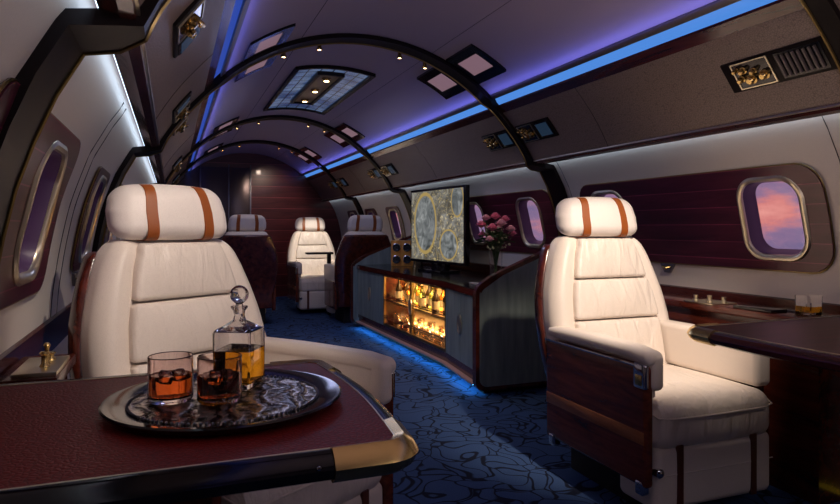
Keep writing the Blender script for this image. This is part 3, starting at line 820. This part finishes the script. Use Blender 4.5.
def ice(x, y, z, s, rz, rx, label):
    bm = bmesh.new(); rbox(bm, (s, s, s * .9), s * .18, (0, 0, 0), 2, 2)
    o = obj('ice_cube', bm, M['ice']); o.location = (x, y, z); o.rotation_euler = (rx, .2, rz); tag(o, label, 'ice cube')
ice(-.010, 1.136, ZG + .041, .019, .5, .3, 'ice cube floating at left in the left tumbler')
ice(.010, 1.146, ZG + .042, .018, 1.1, -.3, 'ice cube floating at right in the left tumbler')
ice(.066, 1.104, ZG + .041, .019, .2, .35, 'ice cube floating at left in the tumbler by the decanter')
ice(.084, 1.115, ZG + .042, .018, .9, -.25, 'ice cube floating at right in the tumbler by the decanter')
dc = thing('whisky_decanter', 'square crystal decanter of amber whisky with round ball stopper', 'decanter', (.114, 1.198, ZG), R(-30))
dc.scale = (.93, .93, .93)
def sqlathe(bm, prof_, n=6):
    rings = []
    for (h, r, z) in prof_:
        if h <= 0: rings.append([bm.verts.new((0, 0, z))]); continue
        rings.append([bm.verts.new((u, v, z)) for u, v in rrect(0, 0, h, h, min(r, h * .999), 5)])
    for A, B in zip(rings, rings[1:]):
        if len(A) == 1 or len(B) == 1:
            P, Q = (A, B) if len(A) == 1 else (B, A)
            for k in range(len(Q)): bm.faces.new((P[0], Q[k], Q[(k + 1) % len(Q)]))
        else:
            for k in range(len(A)): bm.faces.new((A[k], A[(k + 1) % len(A)], B[(k + 1) % len(A)], B[k]))
bm = bmesh.new()
sqlathe(bm, [(0, 0, 0), (.036, .005, 0), (.0385, .006, .003), (.0385, .006, .106), (.036, .008, .112), (.024, .012, .120), (.013, .0125, .128), (.0105, .0104, .138), (.0115, .0114, .146), (.016, .0158, .152), (.0165, .0164, .155), (.0125, .0124, .155), (.0085, .0084, .148), (.0085, .0084, .134), (.011, .0108, .126), (.022, .010, .117), (.0345, .005, .108), (.0355, .004, .104), (.0355, .004, .014), (.033, .004, .011), (0, 0, .011)])
obj('decanter_body', bm, M['glass'], dc)
bm = bmesh.new(); sqlathe(bm, [(0, 0, .0106), (.0335, .004, .0106), (.0362, .004, .0145), (.0362, .004, .072), (0, 0, .072)]); obj('whisky', bm, M['whisky'], dc)
bm = bmesh.new(); pr = [(0, .140)] + [(.0075, .1405), (.0080, .1552), (.0065, .160)] + [(.018 * math.sin(PI * (.12 + .88 * i / 14)), .178 - .018 * math.cos(PI * (.12 + .88 * i / 14))) for i in range(1, 14)] + [(0, .196)]
lathe(bm, pr, 28); obj('ball_stopper', bm, M['glass'], dc)

# ledge things ----------------------------------------------------------------
sp_ = thing('switch_plate', 'pale metal control plate with four knobs set on the right ledge', 'control panel', (2.22, 2.16, .669), 0)
box('plate', -.07, .07, -.085, .085, 0, .006, M['palegold'], sp_)
for k in range(4):
    bm = bmesh.new(); lathe(bm, [(.013, .006), (.013, .012), (.009, .016), (.010, .030), (0, .031)], 14, ((-.02 if k % 2 else .02), -.06 + .04 * k, 0)); obj('knob', bm, M['palegold'], sp_)
tb = box('black_tablet', 2.16, 2.25, 1.80, 1.98, .669, .682, M['black'], None, .004); tag(tb, 'thin black slab lying on the ledge beside square whisky glass', 'tablet')
ch_ = box('metal_tray', 2.265, 2.285, 1.78, 1.96, .669, .676, M['steel'], None, .002); tag(ch_, 'narrow steel strip lying on ledge behind the black slab', 'trim strip')
g = thing('whisky_glass', 'clear square tumbler of orange whisky on the ledge by the right window', 'glass', (2.28, 1.735, .669), 0)
bm = bmesh.new(); sqlathe(bm, [(0, 0, 0), (.032, .008, 0), (.034, .008, .003), (.036, .010, .072), (.0335, .009, .072), (.0315, .007, .010), (0, 0, .010)]); obj('glass_body', bm, M['glass'], g)
bm = bmesh.new(); sqlathe(bm, [(0, 0, .0105), (.0322, .007, .0095), (.0330, .007, .032), (0, 0, .032)]); obj('whisky', bm, M['whisky'], g)
cl = thing('control_plate', 'gold hinged control plate with two knobs on narrow left ledge', 'control panel', (-.285, 1.72, .669), 0)
box('plate', -.045, .045, -.10, .10, 0, .010, M['palegold'], cl)
for (yy, r, h) in ((-.03, .012, .045), (.0, .008, .06), (.05, .012, .03)):
    bm = bmesh.new(); lathe(bm, [(r, .010), (r * .6, .018), (r * .6, h * .8), (r, h * .9), (r * .6, h), (0, h)], 12, (.01, yy, 0)); obj('knob', bm, M['gold'], cl)
for side, y, lab in ((1, 2.60, 'small steel and gold coat hook under the right plank panel'), (-1, 2.86, 'small steel and gold coat hook under the second left window')):
    hk = thing('coat_hook', lab, 'hook', (wx(side, prof(.80)), y, .80), 0)
    bm = bmesh.new()
    vs = [bm.verts.new((-side * d_, yy, z)) for d_ in (0, .012) for (yy, z) in ((-.055, .022), (.055, .022), (.018, -.03), (-.018, -.03))]
    for f in ((0, 1, 2, 3), (4, 5, 6, 7), (0, 1, 5, 4), (1, 2, 6, 5), (2, 3, 7, 6), (3, 0, 4, 7)): bm.faces.new([vs[i] for i in f])
    obj('hook_plate', bm, M['steel'], hk, smooth=False)
    bm = bmesh.new(); tube(bm, [(-side * .012, -.02, .0), (-side * .03, -.01, -.006), (-side * .034, .01, .0), (-side * .012, .02, .0)], .005, 8); obj('hook', bm, M['gold'], hk)

# ------------------------------------------------------------------ credenza
cab = thing('credenza', 'long grey shagreen sideboard with glowing glass bar doors and dark curved ends', 'cabinet', (0, 0, 0))
ZC0, ZC1 = .10, .63
FP = [(1.70, 3.40), (1.775, 4.06), (1.765, 4.74), (1.755, 5.40), (1.745, 6.20)]
def fx(y):
    for (a, b_), (c, d_) in zip(FP, FP[1:]):
        if y <= d_: return a + (c - a) * (y - b_) / (d_ - b_)
    return FP[-1][0]
XB = 2.34
# worktop with thick glossy edge
bm = bmesh.new()
pts = [(fx(y) - .012, y) for y in (3.44, 4.06, 4.74, 5.40, 6.20)] + [(XB, 6.20), (XB, 3.44)]
T_ = [bm.verts.new((x, y, ZC1)) for x, y in pts]; B_ = [bm.verts.new((x, y, ZC1 - .045)) for x, y in pts]
bm.faces.new(T_); bm.faces.new(B_)
for k in range(len(T_)): bm.faces.new((T_[k], T_[(k + 1) % len(T_)], B_[(k + 1) % len(T_)], B_[k]))
bmesh.ops.bevel(bm, geom=[e for e in bm.edges if abs(e.verts[0].co.z - e.verts[1].co.z) < .001], offset=.008, segments=2, affect='EDGES')
wt = obj('worktop', bm, M['black'], cab)
bm = bmesh.new()
p1 = [(fx(y) - .014, y) for y in (3.44, 4.06, 4.74, 5.40, 6.20)]
a_ = [bm.verts.new((x, y, ZC1 - .004)) for x, y in p1]; b2_ = [bm.verts.new((x, y, ZC1 - .042)) for x, y in p1]
c_ = [bm.verts.new((x + .01, y, ZC1 - .004)) for x, y in p1]; d2_ = [bm.verts.new((x + .01, y, ZC1 - .042)) for x, y in p1]
for k in range(4):
    for A, B in ((a_, b2_), (a_, c_), (b2_, d2_), (c_, d2_)): bm.faces.new((A[k], A[k + 1], B[k + 1], B[k]))
obj('worktop_edge', bm, wood('red_gloss_edge', (.035, .004, .003), (.16, .02, .01), 1, .12, .8), wt)
# carcass: floor, back, dividers, lower plinth
def prism(name, poly, z0, z1, mat, parent, bev=0):
    bm = bmesh.new(); T = [bm.verts.new((x, y, z1)) for x, y in poly]; B = [bm.verts.new((x, y, z0)) for x, y in poly]
    bm.faces.new(T); bm.faces.new(B)
    for k in range(len(T)): bm.faces.new((T[k], T[(k + 1) % len(T)], B[(k + 1) % len(T)], B[k]))
    if bev: bmesh.ops.bevel(bm, geom=bm.edges[:], offset=bev, segments=2, affect='EDGES')
    return obj(name, bm, mat, parent)
prism('bottom_panel', [(fx(y) + .004, y) for y in (3.44, 4.06, 4.74, 5.40, 6.20)] + [(XB, 6.20), (XB, 3.44)], ZC0, ZC0 + .05, M['wood'], cab)
YS = (3.44, 4.06, 4.74, 5.40, 6.18)
prism('base_rail', [(fx(y) + .006, y) for y in YS] + [(XB, 6.18), (XB, 3.44)], .07, ZC0, M['wood'], cab)
prism('plinth', [(fx(y) + .05, y) for y in YS] + [(XB, 6.18), (XB, 3.44)], 0, .07, M['matte'], cab)
prism('base_trim', [(fx(y) - .030, y) for y in YS] + [(fx(y) + .02, y) for y in reversed(YS)],   .060, .070, plain('pale_rose_trim', (.60, .38, .33), .4), cab)
bm = bmesh.new()
q0 = [bm.verts.new((fx(y) - .024, y, .0585)) for y in YS]; q1 = [bm.verts.new((fx(y) + .010, y, .0585)) for y in YS]
for k in range(4): bm.faces.new((q0[k], q0[k + 1], q1[k + 1], q1[k]))
obj('plinth_light', bm, M['ledbase'], cab)
box('back_panel', 2.03, 2.05, 4.07, 5.40, ZC0 + .05, ZC1 - .045, plain('gilt_back_panel', (.85, .66, .38), .35, .3), cab, 0)
box('divider', fx(4.07) + .02, 2.17, 4.05, 4.07, ZC0 + .05, ZC1 - .045, M['wood'], cab, 0)
box('divider', fx(5.41) + .02, 2.17, 5.40, 5.42, ZC0 + .05, ZC1 - .045, M['wood'], cab, 0)
sh_ = box('shelf', 1.79, 2.03, 4.07, 5.40, .345, .357, M['palegold'], cab, 0)
bm = bmesh.new(); bxx(bm, 1.86, 1.90, 4.1, 5.38, ZC1 - .053, ZC1 - .046); bxx(bm, 2.005, 2.02, 4.1, 5.38, ZC0 + .052, ZC0 + .058); bxx(bm, 2.005, 2.02, 4.1, 5.38, .359, .365)
obj('interior_light', bm, M['warmstrip'], cab)
def door(y0, y1, mat, glassy=False):
    e = bmesh.new(); x0, x1 = fx(y0), fx(y1)
    z0, z1 = ZC0 + .035, ZC1 - .048
    def slab(bm, ya, yb, za, zb, d0, d1):
        P = lambda y, d: x0 + (x1 - x0) * (y - y0) / (y1 - y0) + d
        v = [bm.verts.new((P(y, d), y, z)) for d in (d0, d1) for (y, z) in ((ya, za), (yb, za), (yb, zb), (ya, zb))]
        for f in ((0, 1, 2, 3), (4, 5, 6, 7), (0, 1, 5, 4), (1, 2, 6, 5), (2, 3, 7, 6), (3, 0, 4, 7)): bm.faces.new([v[i] for i in f])
    g_ = .003
    if not glassy:
        slab(e, y0 + g_, y1 - g_, z0, z1, 0, .02); return obj('door', e, mat, cab, smooth=False)
    for (ya, yb, za, zb) in ((y0 + g_, y0 + .018, z0, z1), (y1 - .018, y1 - g_, z0, z1), (y0 + .018, y1 - .018, z0, z0 + .02), (y0 + .018, y1 - .018, z1 - .012, z1)): slab(e, ya, yb, za, zb, 0, .02)
    d = obj('door', e, M['dimgold'], cab, smooth=False)
    bm = bmesh.new(); slab(bm, y0 + .018, y1 - .018, z0 + .02, z1 - .012, .009, .012); obj('glass_pane', bm, M['cabglass'], d, smooth=False)
    bm = bmesh.new()
    for z in (.205, .222, .366, .385, .402): slab(bm, y0 + .018, y1 - .018, z, z + .006, -.004, .004)
    obj('gallery_bars', bm, M['wood'], d, smooth=False)
    return d
door(3.435, 3.745, M['shagreen']); door(3.745, 4.06, M['shagreen'])
door(4.06, 4.73, None, True); door(4.73, 5.40, None, True)
door(5.40, 5.80, M['shagreen']); door(5.80, 6.19, M['shagreen'])
for y in (3.745, 4.73, 5.80):
    m4 = Matrix.Translation((fx(y) - .004, y, .375)) @ Matrix.Rotation(R(-90), 4, 'Y') @ Matrix.Scale(1.9, 4, (1, 0, 0))
    bm = bmesh.new(); lathe(bm, [(.0, .004), (.016, .005), (.024, .002), (.030, .008), (.034, .004), (.034, -.004)], 28, mat4=m4); obj('oval_handle', bm, M['palegold'], cab)
# curved end wings
def wing(y, thick, label):
    """end panel rising toward the wall; rounded front corner"""
    f = 1.675
    prof_ = [(f, .045)] if False else []
    outl = []
    r = .05
    for i in range(6): a = PI + PI / 2 * i / 5; outl.append((f + r + r * math.cos(a), .03 + r + r * math.sin(a)))
    outl.append((XB, .03))
    outl.append((XB, .93))
    # sloping top then rounded shoulder
    outl += [(2.22, .885), (2.0, .80), (1.86, .745), (1.78, .712)]
    for i in range(6):
        a = R(112) + R(68) * i / 5; outl.append((f + .085 + .085 * math.cos(a), .60 + .085 * math.sin(a)))
    def build(name, out, y0, y1, mat, par=None, bev=0):
        bm = bmesh.new(); A = [bm.verts.new((x, y0, z)) for x, z in out]; B = [bm.verts.new((x, y1, z)) for x, z in out]
        bm.faces.new(A); bm.faces.new(B)
        for k in range(len(A)): bm.faces.new((A[k], A[(k + 1) % len(A)], B[(k + 1) % len(A)], B[k]))
        if bev: bmesh.ops.bevel(bm, geom=bm.edges[:], offset=bev, segments=2, affect='EDGES')
        return obj(name, bm, mat, par)
    w = build('end_panel', outl, y, y + thick, M['wood'], cab, .004)
    c = (sum(p[0] for p in outl) / len(outl), sum(p[1] for p in outl) / len(outl))
    inn = [(x + (.024 if x < 1.9 else 0) if x < 2.3 else x, z) for x, z in outl]
    cz = .45
    inn = []
    for i, (x, z) in enumerate(outl):
        dx = .024 if x < 1.80 else 0; dz = -.028 if z > cz else .024
        if x > 2.3: dx = 0
        if x < 1.8 and .1 < z < .62: dz = 0
        inn.append((x + dx, z + dz))
    build('shagreen_inset', inn, y - .003, y + thick + .003, M['shagreen'], w)
wing(3.385, .045, 'near'); wing(6.205, .045, 'far')
# bottles and glasses inside
M['bottle_amber'] = glass('bottle_amber', (.75, .35, .06), .05); M['bottle_green'] = glass('bottle_green', (.35, .45, .12), .05)
M['bottle_dark'] = plain('bottle_dark', (.05, .03, .012), .15); M['label'] = plain('cream_bottle_label', (.75, .65, .45), .6)
protos = []
for k, (mt, nm_, r, hgt) in enumerate(((M['bottle_amber'], 'amber', .034, .185), (M['bottle_dark'], 'dark', .030, .20), (M['bottle_green'], 'olive green', .032, .19))):
    b_ = thing('liquor_bottle', 'x', 'bottle', (0, 0, 0), 0)
    bm = bmesh.new(); lathe(bm, [(0, 0), (r, 0), (r, hgt * .58), (r * .75, hgt * .68), (.011, hgt * .78), (.011, hgt * .93), (0, hgt * .93)], 16); obj('bottle_body', bm, mt, b_)
    bm = bmesh.new(); lathe(bm, [(.0135, hgt * .90), (.0135, hgt), (0, hgt)], 12); obj('cap', bm, M['gold'] if k else M['black'], b_)
    bm = bmesh.new(); lathe(bm, [(r + .0006, hgt * .16), (r + .0006, hgt * .46)], 16); obj('paper_label', bm, M['label'], b_)
    protos.append((b_, nm_))
used = set()
for i in range(14):
    k = (i * 2 + i // 3) % 3; y = 4.14 + i * .0925; x = 1.85 + .05 * ((i * 5) % 3)
    lab = '%s glass liquor bottle on upper shelf behind the glowing glass doors' % protos[k][1]
    gp = '%s bottles on the upper bar shelf' % protos[k][1]
    if k not in used:
        o = protos[k][0]; o.location = (x, y, .3575); o['label'] = lab; o['group'] = gp; used.add(k)
    else: dup(protos[k][0], (x, y, .3575), 0, lab, gp)
gl = thing('bar_glass', 'clear stemless glass on the lower shelf behind the glowing doors', 'glass', (0, 0, 0), 0, 'glasses on the lower bar shelf')
bm = bmesh.new(); lathe(bm, [(0, 0), (.028, 0), (.034, .03), (.034, .09), (.0325, .09), (.032, .03), (.026, .004), (0, .004)], 18); obj('glass_body', bm, thin_glass('bar_glass_mat', (.93, .85, .75), .22), gl)
lst = [(1.86 + .09 * (i % 2), 4.16 + i * .118) for i in range(11)]
gl.location = (lst[0][0], lst[0][1], ZC0 + .0505)
for x, y in lst[1:]: dup(gl, (x, y, ZC0 + .0505), 0, gl['label'], gl['group'])

# television ------------------------------------------------------------------
tv = thing('television', 'flat television showing a gilt oval mirror, standing on the sideboard', 'television', (2.10, 4.97, ZC1), R(-84))
# local x = width (screen left to right seen from the aisle), local -y = screen side
bm = bmesh.new(); bxx(bm, -.475, .475, -.02, .025, .07, .71, .006); obj('bezel', bm, M['black'], tv)
bm = bmesh.new(); bxx(bm, -.452, .452, -.0225, -.0205, -.297, .297, 0); sc_ = obj('screen', bm, M['screen'], tv, smooth=False); sc_.location = (0, 0, .392)
box('stand_base', -.20, .20, -.09, .10, 0, .018, M['black'], tv, .005); box('stand_neck', -.12, .12, -.0, .05, .015, .12, M['black'], tv, .004)
# speaker
sk = thing('speaker_box', 'small amber wooden speaker with four round drivers on the sideboard', 'speaker', (2.09, 5.83, ZC1), R(-25))
bm = bmesh.new(); bxx(bm, -.105, .105, -.07, .07, 0, .25, .008); obj('speaker_case', bm, M['spkwood'], sk)
for ix in (-1, 1):
    for iz in (0, 1):
        m4 = Matrix.Translation((ix * .051, -.071, .068 + iz * .115)) @ Matrix.Rotation(R(90), 4, 'X')
        bm = bmesh.new(); lathe(bm, [(.038, -.001), (.038, .008), (.034, .010), (.029, .003), (.015, -.001), (.012, .006), (0, .009)], 24, mat4=m4); dv = obj('driver', bm, M['cone'], sk)
        bm = bmesh.new(); lathe(bm, [(.038, .0), (.0395, .009), (.036, .011)], 24, mat4=m4); obj('driver_ring', bm, M['chrome'], dv)
# remote / small white dish
rm = box('remote_control', 1.83, 1.87, 3.66, 3.80, ZC1, ZC1 + .012, plain('silver_remote', (.5, .48, .46), .35, .2), None, .003); tag(rm, 'pale slim remote lying on the near end of the sideboard', 'remote')
# vase with roses ------------------------------------------------------------
VX, VY = 2.13, 3.99
vs_ = thing('glass_vase', 'clear glass vase holding pink roses on the sideboard', 'vase', (VX, VY, ZC1))
bm = bmesh.new(); lathe(bm, [(0, 0), (.040, 0), (.044, .004), (.047, .24), (.0455, .24), (.042, .010), (0, .010)], 28); obj('vase_body', bm, M['glass'], vs_)
def rose_mesh(r, mat, parent, loc):
    bm = bmesh.new()
    for ring, (rr, tilt, n_, zz) in enumerate(((.25, 12, 3, .25), (.5, 28, 5, .12), (.8, 48, 6, 0), (1.0, 66, 7, -.12))):
        for k in range(n_):
            a = 2 * PI * (k + ring * .4) / n_
            g_ = bmesh.ops.create_uvsphere(bm, u_segments=8, v_segments=6, radius=1)
            m = Matrix.Translation((math.cos(a) * rr * r * .55, math.sin(a) * rr * r * .55, zz * r)) @ Matrix.Rotation(a, 4, 'Z') @ Matrix.Rotation(R(tilt - 90) , 4, 'Y') @ Matrix.Diagonal((r * .62, r * .5, r * .10, 1))
            for v in g_['verts']: v.co = m @ v.co
    g_ = bmesh.ops.create_uvsphere(bm, u_segments=10, v_segments=8, radius=r * .5)
    o = obj('rose_head', bm, mat, parent); o.location = loc; return o
RS = [(-.105, -.02, 1.02, .038, 0), (-.065, .04, 1.07, .034, 1), (-.03, -.05, 1.00, .040, 0), (.0, .03, 1.08, .038, 0), (.035, -.03, 1.03, .040, 1),
      (.07, .03, 1.06, .036, 0), (.10, -.04, .99, .036, 1), (.12, .03, .96, .034, 0), (-.05, -.06, .92, .032, 1), (.03, .06, .99, .036, 1), (-.09, .05, .95, .032, 0)]
bq = [('at the left edge', 0), ('at upper left', 1), ('left of the middle in front', 2), ('topmost of the bunch', 3), ('in the middle front', 4), ('at upper right', 5), ('at right in front', 6), ('lowest at the right', 7), ('lowest in front', 8), ('in the middle at the back', 9), ('at lower left', 10)]
for (dx, dy, z, r, k), (wh, _) in zip(RS, bq):
    # dx runs across the view: mostly along cabin x minus y
    px, py = dx * .93 - dy * -.36, -dx * .36 + dy * .93
    t = thing('rose', '%s pink rose %s of the bunch in the glass vase' % ('pale' if k else 'deep', wh) if 'bunch' not in wh else 'deep pink rose, topmost of the bunch in the glass vase', 'rose', (VX, VY, ZC1), 0, 'pink roses in the glass vase')
    hz = z - ZC1
    bm = bmesh.new(); tube(bm, [(-px * .12, -py * .12, .014), (px * .1, py * .1, .14), (px * .30, py * .30, .25), (px * .75, py * .75, hz - .06), (px, py, hz - .02)], .0025, 6); obj('stem', bm, M['leaf'], t)
    rose_mesh(r, M['rosepale'] if k else M['rose'], t, (px, py, hz))
    bm = bmesh.new()
    for q in range(5):
        a = random.uniform(0, 2 * PI); l = random.uniform(.05, .08); f_ = random.uniform(.55, .9)
        c = Vector((px * f_, py * f_, .23 + (hz - .25) * f_ * .8)); dr = Vector((math.cos(a), math.sin(a), random.uniform(-.3, .5))).normalized()
        sd = dr.cross(Vector((0, 0, 1))).normalized() * l * .25; up = Vector((0, 0, .008))
        v = [bm.verts.new(c), bm.verts.new(c + dr * l * .5 + sd + up), bm.verts.new(c + dr * l), bm.verts.new(c + dr * l * .5 - sd + up), bm.verts.new(c + dr * l * .5 - up * .4)]
        bm.faces.new((v[0], v[1], v[4])); bm.faces.new((v[1], v[2], v[4])); bm.faces.new((v[2], v[3], v[4])); bm.faces.new((v[3], v[0], v[4]))
    obj('leaves', bm, M['leaf'], t)
fl = thing('filler_sprig', 'sprig of small cream green buds among the roses in the vase', 'flower', (VX, VY, ZC1), 0)
bm = bmesh.new()
for q in range(46):
    a = random.uniform(0, 2 * PI); rr = random.uniform(.02, .10); z = random.uniform(.22, .38)
    bmesh.ops.create_icosphere(bm, subdivisions=1, radius=random.uniform(.006, .011), matrix=Matrix.Translation((rr * math.cos(a), rr * math.sin(a), z)))
obj('buds', bm, M['bud'], fl)['kind'] = 'stuff'
bm = bmesh.new()
for q in range(8):
    a = 2 * PI * q / 8; tube(bm, [(.01 * math.cos(a + 2), .01 * math.sin(a + 2), .014), (.02 * math.cos(a), .02 * math.sin(a), .2), (.08 * math.cos(a), .08 * math.sin(a), .33)], .0018, 5)
obj('stems', bm, M['leaf'], fl)

# far table in front of the bright far chair
ft = thing('small_table', 'small dark pedestal table in front of the far bright armchair', 'table', (1.57, 7.0, 0))
bm = bmesh.new(); bxx(bm, -.15, .15, .13, .28, .70, .725, .006); obj('table_top', bm, M['black'], ft)
bm = bmesh.new(); bxx(bm, .10, .14, .2, .26, 0, .70, .006); obj('table_leg', bm, M['darkframe'], ft)

# ------------------------------------------------------------------ lights
def spot(loc, tgt, power, size=60, blend=.6, col=(1, .82, .62), rad=.03):
    l = bpy.data.lights.new('spot_lamp', 'SPOT'); l.energy = power; l.spot_size = R(size); l.spot_blend = blend; l.color = col; l.shadow_soft_size = rad
    o = bpy.data.objects.new('spot_lamp', l); C.objects.link(o); o.location = loc
    o.rotation_euler = (Vector(tgt) - Vector(loc)).to_track_quat('-Z', 'Y').to_euler(); return o
spot((.42, 1.15, 1.93), (.10, 2.0, .84), 320, 46, .7, (1, .84, .71), .03)
spot((1.40, 1.15, 1.92), (1.74, 2.12, .72), 140, 44, .7, (1, .82, .66), .03)
spot((1.55, 6.9, 1.90), (1.63, 7.75, .80), 90, 34, .6, (1, .86, .70))
spot((.35, .75, 1.90), (.12, 1.25, .70), 9, 40, .8, (1, .80, .66))
for (x, y, z) in LS:
    spot((x, y, z), (x + (CX - x) * .2, y + .25, 0), 6 if y < 5 else 1.8, 110, 1, (1, .80, .62), .05)
def area(loc, tgt, sx, sy, power, col, name='area_lamp'):
    l = bpy.data.lights.new(name, 'AREA'); l.shape = 'RECTANGLE'; l.size = sx; l.size_y = sy; l.energy = power; l.color = col
    o = bpy.data.objects.new(name, l); C.objects.link(o); o.location = loc
    zz = -Vector(tgt).normalized(); yy = Vector((0, 1, 0)) if abs(zz.y) < .7 else Vector((0, 0, 1))
    xx = yy.cross(zz).normalized(); yy = zz.cross(xx)
    o.rotation_euler = Matrix((xx, yy, zz)).transposed().to_euler(); return o
area((CX, 4.9, 1.98), (0, 0.0001, -1), .45, 1.4, 8, (.55, .6, 1.0))
# cove tubes behind the ceiling rails, shining up onto the vault
for side in (1, -1):
    for (a, b_) in ((-2, 1.3), (1.5, 3.4), (3.52, 6.1), (6.25, 9.3)):
        area((wx(side, .735), (a + b_) / 2, 1.772), (-side * .25, 0.0001, .97), .02, b_ - a, (.32 if side > 0 else .2) * (b_ - a), (.14, .17, 1.0), 'cove_lamp')
# unseen fill areas, added to lift the ceiling and viewer-facing surfaces
area((CX + .5, -.8, 1.7), (.05, 1, -.15), .8, .4, 3, (.95, .80, .86))
area((CX, .3, 1.0), (.1, .5, 1), .9, .6, 5, (1, .80, .84))  # added up-facing fill out of view, washes the ceiling
spot((1.75, 3.25, 1.82), (2.13, 3.99, .95), 9, 40, .6, (1, .85, .80))  # added spot without a fixture, brightens the roses
spot((1.3, 8.3, 1.9), (1.35, 9.4, 1.3), 14, 60, .8, (1, .75, .6))  # added spot without a fixture, brightens the far bulkhead

# world: dusk sky with pink clouds --------------------------------------------
w = bpy.data.worlds.new('dusk_sky'); bpy.context.scene.world = w; w.use_nodes = True
nt = w.node_tree; bg = nt.nodes['Background']
tc = N(nt, 'ShaderNodeTexCoord'); mp = N(nt, 'ShaderNodeMapping'); mp.inputs['Scale'].default_value = (3.0, 3.0, 9.0); mp.inputs['Location'].default_value = (.3, 1.1, .25); L(nt, tc.outputs['Generated'], mp.inputs[0])
nz = N(nt, 'ShaderNodeTexNoise', Scale=1.6, Detail=6, Roughness=.6); L(nt, mp.outputs[0], nz.inputs['Vector'])
c = ramp(nt, nz.outputs['Fac'], [(.40, (.13, .13, .27)), (.52, (.30, .18, .30)), (.62, (.72, .24, .22)), (.75, (.95, .42, .35))])
L(nt, c, bg.inputs['Color']); bg.inputs['Strength'].default_value = 1.0

# ------------------------------------------------------------------ camera
cam = bpy.data.cameras.new('camera'); co = bpy.data.objects.new('camera', cam); C.objects.link(co)
co.location = (0, 0, 1.0); co.rotation_euler = (R(90), 0, -math.atan(248 / 636))
cam.sensor_width = 36; cam.lens = 636 / 840 * 36; cam.shift_y = -24 / 840; cam.clip_start = .02
s = bpy.context.scene; s.camera = co
s.view_settings.view_transform = 'Standard'; s.view_settings.look = 'None'; s.view_settings.gamma = 1; s.view_settings.exposure = 0
s.view_settings.use_curve_mapping = False
s.cycles.use_denoising = True
s.cycles.max_bounces = 10; s.cycles.transmission_bounces = 10; s.cycles.transparent_max_bounces = 12
s.cycles.sample_clamp_indirect = 6
